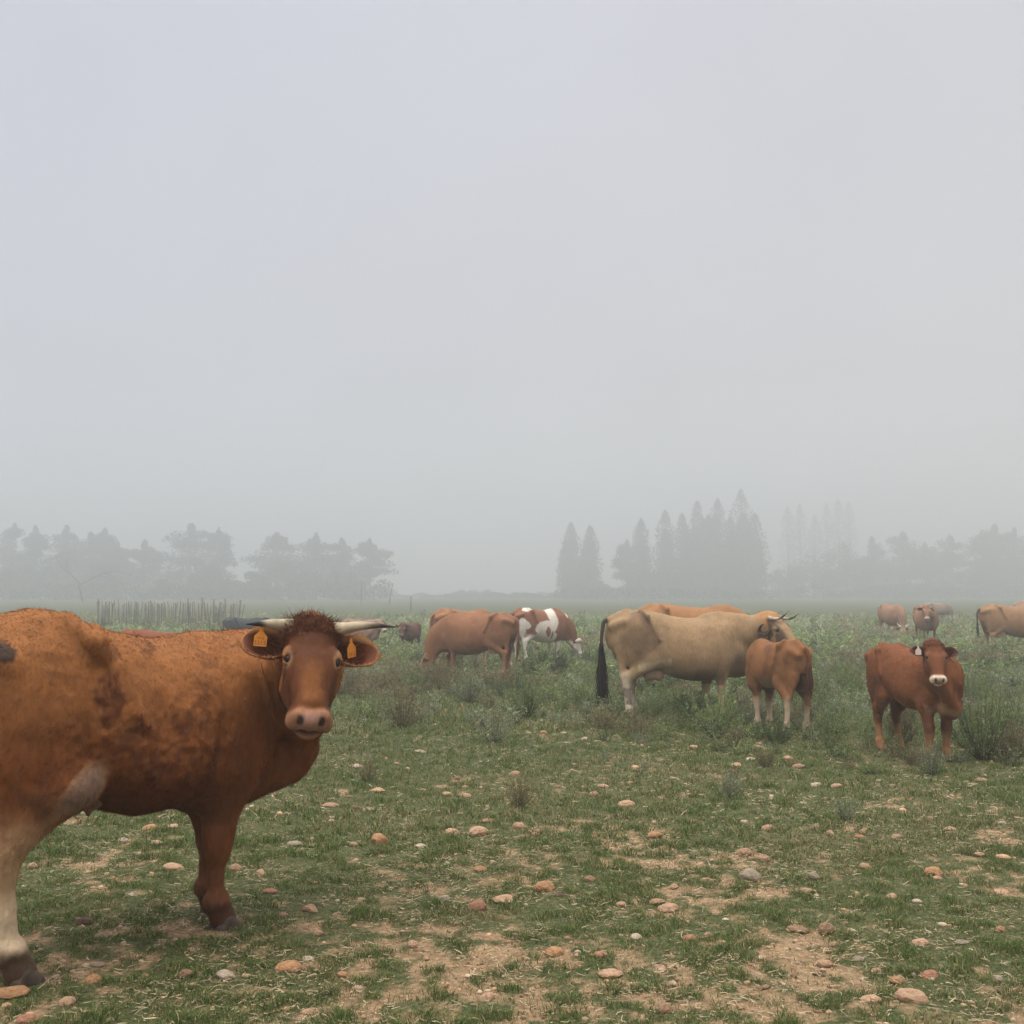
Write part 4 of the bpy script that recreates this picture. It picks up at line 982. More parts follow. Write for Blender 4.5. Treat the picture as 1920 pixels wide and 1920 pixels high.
# ------------------------------------------------------------------ stones
def stone_mat(name, col, spot=.25):
    m, n, l, b = mat_new(name)
    t = n.new('ShaderNodeTexCoord'); oi = n.new('ShaderNodeObjectInfo')
    n1 = n.new('ShaderNodeTexNoise'); n1.inputs['Scale'].default_value = 2.2; n1.inputs['Detail'].default_value = 8; n1.inputs['Roughness'].default_value = .65
    ad = n.new('ShaderNodeVectorMath'); ad.operation = 'ADD'; l.new(t.outputs['Object'], ad.inputs[0]); 
    sc = n.new('ShaderNodeVectorMath'); sc.operation = 'SCALE'; sc.inputs[0].default_value = (17, 31, 23); l.new(oi.outputs['Random'], sc.inputs['Scale']); l.new(sc.outputs[0], ad.inputs[1])
    l.new(ad.outputs[0], n1.inputs['Vector'])
    r = n.new('ShaderNodeValToRGB'); e = r.color_ramp.elements; e[0].position = .30; e[1].position = .72
    e[0].color = (*[c * .5 for c in col], 1); e[1].color = (*[min(1, c * 1.2 + .03) for c in col], 1); x = e.new(.48); x.color = (*col, 1)
    l.new(n1.outputs[0], r.inputs[0])
    mr = n.new('ShaderNodeMapRange'); mr.inputs['To Min'].default_value = .8; mr.inputs['To Max'].default_value = 1.15; l.new(oi.outputs['Random'], mr.inputs['Value'])
    s2 = n.new('ShaderNodeVectorMath'); s2.operation = 'SCALE'; l.new(r.outputs[0], s2.inputs[0]); l.new(mr.outputs[0], s2.inputs['Scale'])
    l.new(s2.outputs[0], b.inputs['Base Color']); b.inputs['Roughness'].default_value = .8; b.inputs['Specular IOR Level'].default_value = .25
    bp = n.new('ShaderNodeBump'); bp.inputs['Strength'].default_value = .5; bp.inputs['Distance'].default_value = .08
    l.new(n1.outputs[0], bp.inputs['Height']); l.new(bp.outputs[0], b.inputs['Normal'])
    return m
SM = {'o': stone_mat('stone_orange', (.34, .180, .085)), 'p': stone_mat('stone_peach', (.35, .215, .13)), 'b': stone_mat('stone_brown', (.25, .15, .085)),
      'g': stone_mat('stone_grey', (.23, .18, .125)), 'w': stone_mat('stone_pale', (.37, .29, .21)), 'd': stone_mat('clod_dark', (.085, .045, .028)), 'r': stone_mat('stone_reddish', (.30, .14, .085))}
def ico(sub):
    bm_ = __import__('bmesh').new(); __import__('bmesh').ops.create_icosphere(bm_, subdivisions=sub, radius=1)
    V = np.array([v.co[:] for v in bm_.verts]); F = np.array([[v.index for v in f.verts] for f in bm_.faces]); bm_.free(); return V, F
ICO = ico(4); ICO2 = ico(2)
def stone_shape(seed, lump=.25, ang=0, base=ICO):
    V = base[0].copy(); n = vnoise(V + 5, .9, seed, 2) - .5; n2 = vnoise(V + 9, 3, seed + 3, 3) - .5
    n3 = vnoise(V + 3, 9, seed + 6, 2) - .5; V = V * (1 + lump * 1.7 * n + lump * .6 * n2 + .05 * n3)[:, None]
    if ang:
        rs = np.random.default_rng(seed)
        for _ in range(7):
            d = norm(rs.normal(size=3)); q = V @ d; V -= np.outer(np.maximum(q - (.62 + .2 * rs.random()), 0) * .85, d)
    return V
STM = {}
for k in range(6):
    STM['s%d' % k] = mesh_np('stone', stone_shape(k, .30), tris=ICO[1], smooth=True)
    STM['a%d' % k] = mesh_np('stone', stone_shape(k + 40, .35, 1), tris=ICO[1], smooth=True)
# u, v of the foot, width px, tint, shape, height/width, label
ST = [(581, 1712, 30, 'p', 'a0', .62, 'blocky peach stone just right of the near cow front hoof'), (539, 1822, 46, 'o', 's0', .50, 'largest orange stone below the near cow head, domed'),
      (774, 1778, 20, 'p', 's1', .80, 'small egg shaped tan stone standing free on bare soil'), (712, 1587, 31, 'o', 'a1', .85, 'rough cubic orange stone in the grass right of the brisket'),
      (848, 1569, 28, 'p', 's2', .55, 'flat tan stone left of the bright peach stone'), (896, 1572, 36, 'p', 's3', .62, 'bright peach stone tilted in the grass at the field middle'),
      (893, 1710, 32, 'r', 's4', .70, 'dark reddish stone beside a bare soil patch'), (506, 1678, 27, 'r', 's5', .42, 'flat red brown stone behind the front hoof'),
      (530, 1720, 18, 'r', 's1', .50, 'little reddish stone under the near cow head'), (577, 1800, 23, 'w', 'a2', .42, 'flat pale slab behind the largest orange stone'),
      (643, 1829, 20, 'o', 's2', .60, 'small orange stone right of the largest orange one'), (582, 1905, 35, 'p', 's0', .34, 'flat peach stone at the very bottom of the picture'),
      (596, 1756, 18, 'p', 's3', .8, 'small round stone with a straw leaning on it'), (717, 1786, 18, 'b', 'a3', .6, 'small brown stone left of the egg shaped one'),
      (912, 1880, 27, 'p', 's4', .62, 'rounded peach stone low in the grass near the bottom'), (942, 1695, 46, 'p', 'a4', .42, 'broad flat peach stone behind the dark reddish stone'),
      (552, 1585, 27, 'g', 's5', .38, 'flat grey green stone right of the knee of the near cow'), (832, 1690, 24, 'w', 'a5', .55, 'whitish stone in the grass left of the dark reddish one'),
      (488, 1642, 20, 'p', 'a0', .75, 'pointed peach stone near the front shank'), (442, 1633, 22, 'p', 's1', .82, 'round tan stone right beside the near front leg'),
      (325, 1634, 38, 'p', 's2', .42, 'long peach stone behind the near cow legs'), (348, 1833, 28, 'b', 's3', .66, 'oval brown orange stone in front of the near cow'),
      (424, 1836, 36, 'w', 'a1', .52, 'pale broken stone left of the largest orange one'), (175, 1844, 28, 'o', 'a2', .74, 'orange clod beside a dark dung clump'),
      (125, 1882, 28, 'p', 's4', .60, 'tan stone in grass below the hind hoof'), (48, 1919, 34, 'r', 's0', .66, 'round reddish stone in the bottom left corner'),
      (158, 1739, 32, 'd', 'a3', .55, 'dark brown dung clump between the legs of the near cow'), (345, 1764, 24, 'b', 's5', .5, 'brown stone with a dry twig under the near cow head'),
      (185, 1814, 22, 'g', 's1', .4, 'flat olive stone under the near cow'), (232, 1582, 22, 'w', 's2', .5, 'pale stone behind the udder'), (292, 1585, 24, 'p', 's3', .4, 'flat peach stone behind the belly'),
      (320, 1556, 30, 'p', 'a4', .34, 'thin peach slab seen under the belly'), (280, 1557, 28, 'o', 's4', .42, 'orange stone behind the belly'), (22, 1872, 62, 'o', 'a5', .36, 'broad orange clod beside the hind hoof'),
      (61, 1632, 18, 'p', 's5', .8, 'pinkish stone behind the hock'), (244, 1684, 20, 'w', 'a0', .4, 'thin pale slab between the legs'),
      (1020, 1674, 37, 'o', 's0', .66, 'large orange stone at the left end of a bare soil patch'), (1106, 1655, 20, 'b', 's1', .62, 'small brown stone right of the large orange stone'),
      (1050, 1681, 19, 'd', 's2', .34, 'flat dark stone just right of the large orange stone'), (1231, 1697, 29, 'b', 's3', .42, 'brownish stone behind the long peach one'),
      (1252, 1708, 36, 'p', 's4', .42, 'smooth peach stone half sunk in bare soil'), (1166, 1699, 20, 'p', 's5', .55, 'orange tinted stone on the soil patch'),
      (1407, 1651, 37, 'g', 's1', .66, 'large smooth grey brown stone'), (1394, 1601, 29, 'b', 's0', .52, 'brown disc shaped stone above the grey one'), (1432, 1612, 25, 'p', 's2', .62, 'peach egg shaped stone right of the brown disc'),
      (1227, 1573, 27, 'o', 's3', .52, 'bright orange stone on a sandy patch'), (1174, 1512, 29, 'p', 's4', .48, 'peach stone in front of a soil streak'), (1114, 1493, 19, 'p', 's5', .66, 'small round peach stone standing up in green grass'),
      (1131, 1475, 20, 'p', 's1', .40, 'flat tan stone behind the small round one'), (1298, 1544, 21, 'p', 'a1', .5, 'pinkish angular stone in mid field'), (973, 1557, 23, 'p', 's2', .62, 'domed tan stone beside a sandy patch'),
      (1002, 1571, 15, 'o', 's3', .6, 'little orange stone near the domed tan one'), (1039, 1792, 31, 'o', 's4', .62, 'orange stone in a sandy hollow, lower middle'), (1146, 1831, 43, 'p', 's5', .32, 'long finger shaped peach stone'),
      (1237, 1818, 23, 'p', 's0', .42, 'flat tan stone at the end of a dry twig'), (1247, 1905, 27, 'b', 's1', .85, 'dark brown stone tilted on edge at the bottom'), (1193, 1759, 20, 'w', 'a2', .66, 'angular pinkish white stone'),
      (1328, 1758, 16, 'p', 's2', .7, 'small tan stone beside a reddish clod'), (1325, 1655, 26, 'p', 'a3', .45, 'flat peach stone left of the grey brown one'), (1262, 1667, 22, 'p', 'a4', .5, 'peach chip above the half sunk stone'),
      (1125, 1796, 26, 'r', 's3', .5, 'reddish sunken stone on soil'), (1292, 1762, 26, 'r', 'a5', .5, 'reddish clod beside the small tan stone'), (1440, 1556, 23, 'p', 's4', .62, 'peach stone at the upper right of mid field'),
      (1749, 1644, 31, 'o', 's0', .68, 'domed orange stone with a small stone before it'), (1758, 1651, 16, 'p', 's1', .6, 'small pinkish stone touching the domed orange stone'), (1622, 1629, 23, 'p', 's2', .66, 'tan rounded stone left of the domed orange stone'),
      (1524, 1649, 26, 'g', 'a0', .68, 'grey tan stone with a flat broken face'), (1508, 1676, 28, 'p', 's3', .38, 'long peach stone before the broken grey one'), (1672, 1684, 18, 'p', 's4', .6, 'small brown peach stone right of a grass strip'),
      (1720, 1692, 17, 'w', 's5', .5, 'pale pebble below the domed orange stone'), (1497, 1751, 36, 'b', 's5', .34, 'long brown stone lying left of the round one'), (1550, 1754, 28, 'b', 's1', .80, 'round brown stone next to the long one'),
      (1566, 1778, 20, 'p', 'a1', .68, 'peach stone below the round brown stone'), (1609, 1805, 21, 'g', 's2', .68, 'grey tan egg shaped stone'), (1546, 1813, 28, 'p', 's3', .5, 'half buried peach stone left of the egg shaped one'),
      (1644, 1827, 20, 'p', 'a2', .6, 'chipped peach stone above the flat orange stone'), (1742, 1838, 32, 'r', 's4', .52, 'red brown domed stone with a pale end'), (1681, 1846, 30, 'o', 'a3', .48, 'flat faced orange stone left of the red brown one'),
      (1708, 1886, 56, 'p', 's0', .50, 'biggest peach stone, lower right, partly sunk'), (1870, 1840, 24, 'g', 'a4', .55, 'greyish pointed stone near the right edge'), (1634, 1885, 36, 'p', 's5', .40, 'broad tan stone left of the biggest peach stone'),
      (1876, 1750, 17, 'o', 's1', .8, 'small upright orange stone near the right edge'), (1803, 1773, 26, 'g', 's2', .34, 'flat grey stone with a dark hollow beside it'), (1725, 1774, 34, 'p', 'a5', .38, 'peach stone tangled in a dry twig'),
      (1681, 1571, 21, 'p', 's3', .5, 'isolated flat peach stone in grass'), (1620, 1560, 18, 'p', 's4', .6, 'upper one of three close peach stones'), (1613, 1570, 20, 'o', 's5', .45, 'lower orange one of three close stones'),
      (1633, 1564, 14, 'g', 's0', .5, 'right hand grey one of three close stones'), (1782, 1562, 19, 'p', 's1', .55, 'tan stone in grass between two soil streaks'), (1556, 1562, 16, 'p', 'a0', .75, 'small faceted peach stone'),
      (1840, 1467, 24, 'p', 's2', .38, 'flat peach stone before the right hand bushes'), (1568, 1478, 21, 'p', 's3', .45, 'flat peach stone by a leafy tuft'), (1530, 1475, 18, 'w', 's4', .5, 'pale stone left of the leafy tuft'),
      (1882, 1614, 26, 'p', 's5', .42, 'arched tan stone at the right edge'), (1838, 1608, 22, 'p', 'a1', .45, 'peach slab left of the arched one'), (1878, 1676, 26, 'p', 'a2', .4, 'thin slab of peach stone at the right edge'),
      (1878, 1551, 17, 'w', 's0', .45, 'long pale pebble at the right edge'), (1712, 1833, 14, 'w', 'a3', .6, 'small whitish chip between two orange stones'), (1408, 1427, 18, 'w', 's1', .5, 'pale stone below the light brown calf'),
      (1478, 1424, 20, 'p', 's2', .5, 'peach stone left of the brown young cow, upper one'), (1496, 1440, 23, 'p', 's3', .48, 'peach stone left of the brown young cow, lower one'), (1378, 1440, 28, 'p', 'a4', .4, 'flat peach stone in short grass below the calf'),
      (964, 1455, 21, 'p', 's4', .5, 'tan stone at the edge of the far short grass'), (1302, 1406, 18, 'p', 's5', .55, 'tan stone below the tan cow'), (1019, 1380, 15, 'o', 's0', .6, 'small orange stone in front of the weeds'),
      (788, 1413, 20, 'w', 's1', .36, 'flat white stone far out in short grass'), (671, 1444, 20, 'w', 's2', .55, 'whitish stone right of the near cow chest'), (570, 1420, 16, 'p', 's3', .5, 'peach stone touching the outline of the near cow chest'),
      (1096, 1390, 13, 'w', 's4', .5, 'tiny white stone left of the tan cow tail'), (711, 1327, 13, 'w', 's5', .5, 'far white stone beside the dry bush'), (701, 1335, 18, 'p', 'a5', .4, 'far peach stone left of the dry bush'),
      (870, 1494, 26, 'p', 's0', .34, 'flat tan stone out in the middle grass'), (620, 1512, 28, 'p', 's1', .34, 'flat peach stone right of the chest of the near cow'), (707, 1487, 28, 'p', 'a0', .34, 'broad peach slab in the middle grass'),
      (915, 1546, 24, 'b', 's2', .42, 'brown stone behind the bright peach stone'), (838, 1491, 22, 'p', 's3', .4, 'flat stone beside the broad peach slab'), (690, 1520, 20, 'w', 's4', .4, 'pale flat stone above the rough cubic one'),
      (790, 1594, 22, 'w', 'a1', .5, 'pale stone right of the rough cubic one'), (900, 1637, 26, 'o', 'a2', .4, 'orange chip on soil below the bright peach stone'), (664, 1589, 16, 'p', 's5', .7, 'small pale pink stone left of the rough cubic one')]
for k, (u, v, wpx, t, sh, asp, lab) in enumerate(ST):
    key = 'stone_' + t + sh
    if key not in STM:
        m_ = STM[sh].copy(); m_.materials.append(SM[t]); STM[key] = m_
    P = pix(u, v); wd = wpx / F_PX * P.y
    rs_ = random.Random(k)
    P.y += wd * .35; P.x *= P.y / (P.y - wd * .35)
    o = bpy.data.objects.new('clod' if t == 'd' else 'stone', STM[key]); C.objects.link(o)
    o.scale = (wd * .53, wd * .42, wd * asp * .56); o.rotation_euler = (0, rs_.uniform(-.12, .12), rs_.uniform(-.35, .35))
    o.location = (P.x, P.y, float(gz(P.x, P.y)) + wd * asp * .24)
    tag(o, lab, 'stone', 'rounded field stones lying in the grass')
# crumbs and pebbles nobody could count
rs = np.random.default_rng(9); bag = Bag()
for n, d0, d1, r0 in ((11000, 3.3, 8, .0075), (7000, 8, 17, .014)):
    x, y = frustum_pts(n, d0, d1, rs, .5); c = cover(x, y); keep = rs.random(n) < .55 - .35 * c; x, y = x[keep], y[keep]
    z = gz(x, y)
    for i in range(len(x)):
        r = r0 * (.5 + 1.6 * rs.random() ** 3); v = stone_base[rs.integers(0, 8)] if False else ICO2[0]
        a = rs.random() * 6.28; ca, sa = math.cos(a), math.sin(a); s3 = np.array([1.2, .9, .6]) * r * (1 + .3 * rs.normal(size=3) * .6)
        jit = 1 + .25 * (vnoise(v + i * 3.1, 1.2, 5, 1) - .5)
        q = v * jit[:, None] * s3; q = np.stack([q[:, 0] * ca - q[:, 1] * sa, q[:, 0] * sa + q[:, 1] * ca, q[:, 2]], 1) + (x[i], y[i], z[i] + r * .25)
        cc = np.array([(.40, .24, .14), (.30, .20, .12), (.40, .31, .21), (.17, .10, .055)][rs.integers(0, 4)]) * (.6 + .5 * rs.random())
        bag.add(q, None, ICO2[1], cc)
M_PEB = coat_mat('pebbles', noise=60, var=.35, bump=.4, sheen=0, attr='tint')
tag(link('gravel', bag.mesh('gravel', M_PEB, attr='tint')), kind='stuff')

# ------------------------------------------------------------------ weeds
def weed_geo(seed, stems, leaves, hgt=1.0, spread=.6, leaf=.07, tints=((.055, .085, .035), (.10, .125, .06)), dryk=.1, upright=0):
    """unit plant: ~1 high, spreading stems with small alternate leaves"""
    rs = np.random.default_rng(seed); bag = Bag()
    for s_ in range(stems):
        a = rs.random() * 6.283; sp_ = spread * (.15 + .85 * rs.random()) ** (1.0); h = hgt * (.55 + .5 * rs.random()) * (1 - .35 * sp_ / max(spread, .1) * (1 - upright))
        b = np.array([math.cos(a) * .06, math.sin(a) * .06, 0]); t = np.array([math.cos(a) * sp_, math.sin(a) * sp_, h])
        m = (b + t) / 2 + np.array([math.cos(a), math.sin(a), 0]) * sp_ * (.05) + np.array([0, 0, -.08 * h]) + rs.normal(size=3) * .03
        P = spline([b, m, t], 6); v, q, tt = tube(P, np.linspace(.008, .003, 6), 3, cap=False); bag.add(v, q, None, np.array([.09, .075, .045]))
        nl = leaves; tt_ = rs.random(nl) ** .7 * .9 + .1; idx = tt_ * 5; i0 = np.minimum(idx.astype(int), 4); f = (idx - i0)[:, None]
        Q0 = P[i0] * (1 - f) + P[i0 + 1] * f; D_ = rs.normal(size=(nl, 3)) + np.array([0, 0, .5]) + (t - b) * .5; D_ /= np.linalg.norm(D_, axis=1)[:, None]
        side = np.cross(D_, rs.normal(size=(nl, 3))); side /= np.linalg.norm(side, axis=1)[:, None]
        ln = leaf * (.5 + .8 * rs.random(nl)); wd = ln * .17
        V = np.stack([Q0, Q0 + D_ * (ln * .5)[:, None] + side * wd[:, None], Q0 + D_ * ln[:, None], Q0 + D_ * (ln * .5)[:, None] - side * wd[:, None]], 1).reshape(-1, 3)
        i = np.arange(nl)[:, None] * 4; k = rs.random((nl, 1)); col = np.array(tints[0]) * (1 - k) + np.array(tints[1]) * k
        col = np.where(rs.random((nl, 1)) < dryk, np.array([.23, .18, .10]) * (.6 + .6 * rs.random((nl, 1))), col) * (.7 + .6 * rs.random())
        bag.add(V, np.concatenate([i, i + 1, i + 2, i + 3], 1), None, np.repeat(col, 4, 0))
    return bag
TINT = {'green': ((.110, .160, .055), (.245, .300, .125), .08), 'grey': ((.155, .185, .105), (.30, .33, .20), .12), 'dry': ((.15, .14, .07), (.30, .27, .15), .35),
        'brown': ((.135, .120, .065), (.24, .205, .11), .3), 'dark': ((.055, .085, .035), (.11, .15, .06), .05)}
WM = {}
for i, (k, (a, b, d)) in enumerate(TINT.items()):
    for j in range(2):
        WM[k, j] = weed_geo(200 + i * 7 + j, 46, 34, 1.0, .75, .085, (a, b), d).mesh('weed', M_WEED, attr='tint', smooth=False)
# bushes that stand out: foot pixel, width, height (px), kind
BU = [(755, 1366, 112, 72, 'dry', 'rounded dry yellowish bush in short grass in front of the grazing brown cow'), (652, 1302, 62, 42, 'dry', 'small dry bush just right of the near cow face'),
      (925, 1396, 84, 58, 'grey', 'low grey green bush left of the tan cow tail'), (988, 1345, 110, 72, 'green', 'leafy green bush behind the low grey green one'), (1135, 1374, 96, 46, 'dry', 'dry tuft at the foot of the tan cow hind legs'),
      (1196, 1388, 92, 46, 'brown', 'brownish tuft under the tan cow belly'), (1296, 1356, 96, 60, 'dark', 'dark green bush under the tan cow chest'), (1352, 1392, 128, 88, 'green', 'bright green bush in front of the tan cow front legs'),
      (1462, 1398, 88, 48, 'dark', 'low dark bush between the legs of the light brown calf'), (1560, 1402, 84, 80, 'green', 'green bush between the calf and the young cow'), (1696, 1398, 116, 86, 'brown', 'brownish bush under the belly of the young cow'),
      (1858, 1428, 150, 128, 'green', 'biggest green bush, right of the young cow'), (1905, 1430, 110, 70, 'brown', 'brown bush at the right edge of the field'), (1752, 1455, 70, 54, 'grey', 'pale green tuft in front of the young cow hooves'),
      (1592, 1538, 74, 42, 'grey', 'lone leafy tuft over a dark soil hollow'), (1372, 1496, 70, 48, 'grey', 'thin greyish tuft in mid field'), (975, 1520, 62, 52, 'brown', 'sparse dark weed in the short grass'),
      (1048, 1262, 84, 38, 'dark', 'dark bush where the pied cow grazes'), (1008, 1262, 60, 50, 'dark', 'dark green bush under the pied cow belly'), (958, 1290, 56, 36, 'dry', 'dry yellow tuft behind the leafy green bush'),
      (818, 1285, 70, 42, 'brown', 'brown weed at the grazing cow muzzle'), (846, 1302, 64, 40, 'brown', 'reddish brown weed below the grazing cow neck'), (880, 1320, 90, 50, 'grey', 'grey green weed in front of the grazing cow'),
      (1590, 1300, 90, 60, 'green', 'green weed behind the light brown calf tail'), (1830, 1322, 100, 60, 'green', 'green weed behind the young cow head'), (1545, 1345, 70, 60, 'green', 'green weed right of the light brown calf'),
      (1440, 1440, 60, 30, 'brown', 'low brown weed below the light brown calf'), (1090, 1330, 90, 50, 'green', 'green weed left of the tan cow tail, farther off'), (700, 1290, 80, 40, 'grey', 'grey weed right of the near cow muzzle'),
      (770, 1300, 90, 46, 'green', 'green weed left of the brown grazing cow muzzle'), (1230, 1320, 80, 44, 'green', 'green weed behind the tan cow hind legs'), (1890, 1380, 90, 80, 'green', 'green weed behind the biggest green bush'),
      (1640, 1452, 60, 26, 'green', 'low green tuft at the young cow hind hooves'), (690, 1470, 50, 40, 'brown', 'thin bare weed right of the near cow chest')]
for k, (u, v, wp, hp, kd, lab) in enumerate(BU):
    P = pix(u, v); wd = wp / F_PX * P.y; h = hp / F_PX * P.y * 1.3
    o = bpy.data.objects.new('bush', WM[kd, k % 2]); C.objects.link(o)
    o.location = (P.x, P.y + wd * .22, float(gz(P.x, P.y)) - .01); o.rotation_euler = (0, 0, k * 1.7); o.scale = (wd * .66, wd * .60, h)
    tag(o, lab, 'bush', 'low bushes and weeds scattered through the pasture')

def build_weeds():
    rs = np.random.default_rng(303)
    var = []
    for i, k in enumerate(('green', 'grey', 'green', 'brown', 'dry', 'dark')):
        a, b, d = TINT[k]
        for lv, (st_, lf, sz) in enumerate(((22, 12, .13), (11, 8, .22), (7, 6, .32))):
            bg_ = weed_geo(400 + i * 5 + lv, st_, lf, 1.0, .55, sz, (a, b), d, upright=.5); var.append((lv, np.concatenate(bg_.V), np.concatenate(bg_.Q), np.concatenate(bg_.C)))
    bag = Bag()
    for lv, n, d0, d1, hh in ((0, 3000, 10.0, 20, .34), (1, 3600, 19, 40, .31), (2, 3000, 38, 75, .34)):
        x, y = frustum_pts(n, d0, d1, rs, .5 if lv else .5, 1.15)
        P = np.stack([x, y, x * 0], 1); nz = vnoise(P, .35, 71, 3); nk = vnoise(P, .5, 72, 3)
        edge = 15.8 - 3.6 * sstep(x / y, .02, .12) - 1.6 * sstep(x / y, .30, .38)
        keep = rs.random(n) < sstep(y, edge - 3.5, edge + 6.0) * (.35 + .8 * sstep(nz, .38, .58))
        # hold the open short-grass aisle that the photograph shows left of the tan cow's tail
        x, y, nz, nk = x[keep], y[keep], nz[keep], nk[keep]
        vs = [v for v in var if v[0] == lv]; z = gz(x, y)
        for i in range(len(x)):
            q = nk[i] + rs.normal() * .07
            kd = 3 if q > .66 else 4 if q > .62 else 1 if q > .52 else 5 if q < .33 else (0 if rs.random() < .5 else 2)
            _, V, Q, CC = vs[kd]; a = rs.random() * 6.283; ca, sa = math.cos(a), math.sin(a)
            h = hh * (.45 + .9 * rs.random()) * (.7 + .6 * nz[i]) * (.5 + .5 * sstep(y[i], 12, 21)); wz = h * (.9 + .6 * rs.random())
            W_ = np.stack([(V[:, 0] * ca - V[:, 1] * sa) * wz + x[i], (V[:, 0] * sa + V[:, 1] * ca) * wz + y[i], V[:, 2] * h + z[i] - .01], 1)
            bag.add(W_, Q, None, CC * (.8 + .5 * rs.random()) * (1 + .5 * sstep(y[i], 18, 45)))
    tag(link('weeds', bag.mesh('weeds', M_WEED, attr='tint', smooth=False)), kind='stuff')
build_weeds()
# ================================================================== fence, posts, trees
M_WOOD = plain('weathered_wood', (.17, .16, .14), rough=.9, spec=.1, noise=14, var=.4)
M_BARK = plain('bark', (.07, .055, .042), rough=.95, spec=.1, noise=6, var=.4)
M_CROWN = leaf_mat('tree_leaves', var=.15, trans=.15, rough=.8)
M_WIRE = plain('fence_wire', (.16, .16, .16), rough=.5)

def fence():
    D0, D1 = 56.0, 50.0; rs = random.Random(5)
    a = np.array(at(176, D0)); b = np.array(at(452, D1)); root = bpy.data.objects.new('fence', None); C.objects.link(root); root.location = a
    tag(root, 'old fence of uneven thin wooden stakes behind the back of the near cow', 'fence')
    u = 0; n = 0
    while u < 1 and n < 98:
        thick = rs.random() < .10 or n in (1, 2, 5); r = .045 if thick else rs.uniform(.018, .034); h = rs.uniform(.95, 1.22) + (.12 if thick else 0)
        if abs(u - .74) < .008: h = 1.35; r = .04
        p0 = (b - a) * u; tl = rs.gauss(0, .07)
        pts = [p0 + np.array([0, 0, -.05]), p0 + np.array([tl * .5, 0, h * .5]), p0 + np.array([tl + rs.gauss(0, .02), 0, h])]
        v, q, t = tube(spline(pts, 4), np.linspace(r, r * .8, 4), 6); v[:, 2] += float(gz(*(a + p0)[:2]))
        link('stake', mesh_np('stake', v, quads=q, tris=t, mat=M_WOOD), root); n += 1
        u += rs.choice([.005, .008, .010, .014]) if rs.random() > .06 else .022
    for z in (.28, .72):
        v, q, t = tube([(b - a) * k + np.array([0, .03, z + .02 * math.sin(k * 20)]) for k in np.linspace(0, 1, 24)], np.full(24, .006), 4)
        link('wire', mesh_np('wire', v, quads=q, tris=t, mat=M_WIRE), root)
fence()
for u, D, h, r, tl, lab in ((675, 150, 3.2, .05, 0, 'thin upright pole in front of the trees right of the near cow'), (727, 150, 2.8, .07, .5, 'thin leaning pole right of the left tree group'), (769, 95, 1.3, .05, 0, 'short lone post far out in the fog')):
    v, q, t = tube([(0, 0, -.1), (tl * .5, 0, h * .5), (tl, 0, h)], [r, r, r * .8], 7)
    o = link('post', mesh_np('post', v, quads=q, tris=t, mat=M_WOOD), None, at(u, D)); tag(o, lab, 'post', 'lone posts in the field')

def leafcloud(P, size, col, rs):
    n = len(P); D_ = rs.normal(size=(n, 3)); D_ /= np.linalg.norm(D_, axis=1)[:, None]
    s = np.cross(D_, rs.normal(size=(n, 3))); s /= np.linalg.norm(s, axis=1)[:, None]
    sz = size * (.5 + rs.random(n))
    V = np.stack([P - D_ * sz[:, None], P + s * (sz * .45)[:, None], P + D_ * sz[:, None], P - s * (sz * .45)[:, None]], 1).reshape(-1, 3)
    i = np.arange(n)[:, None] * 4
    c = np.array(col) * (.6 + .8 * rs.random((n, 1)))
    return V, np.concatenate([i, i + 1, i + 2, i + 3], 1), np.repeat(c, 4, 0)

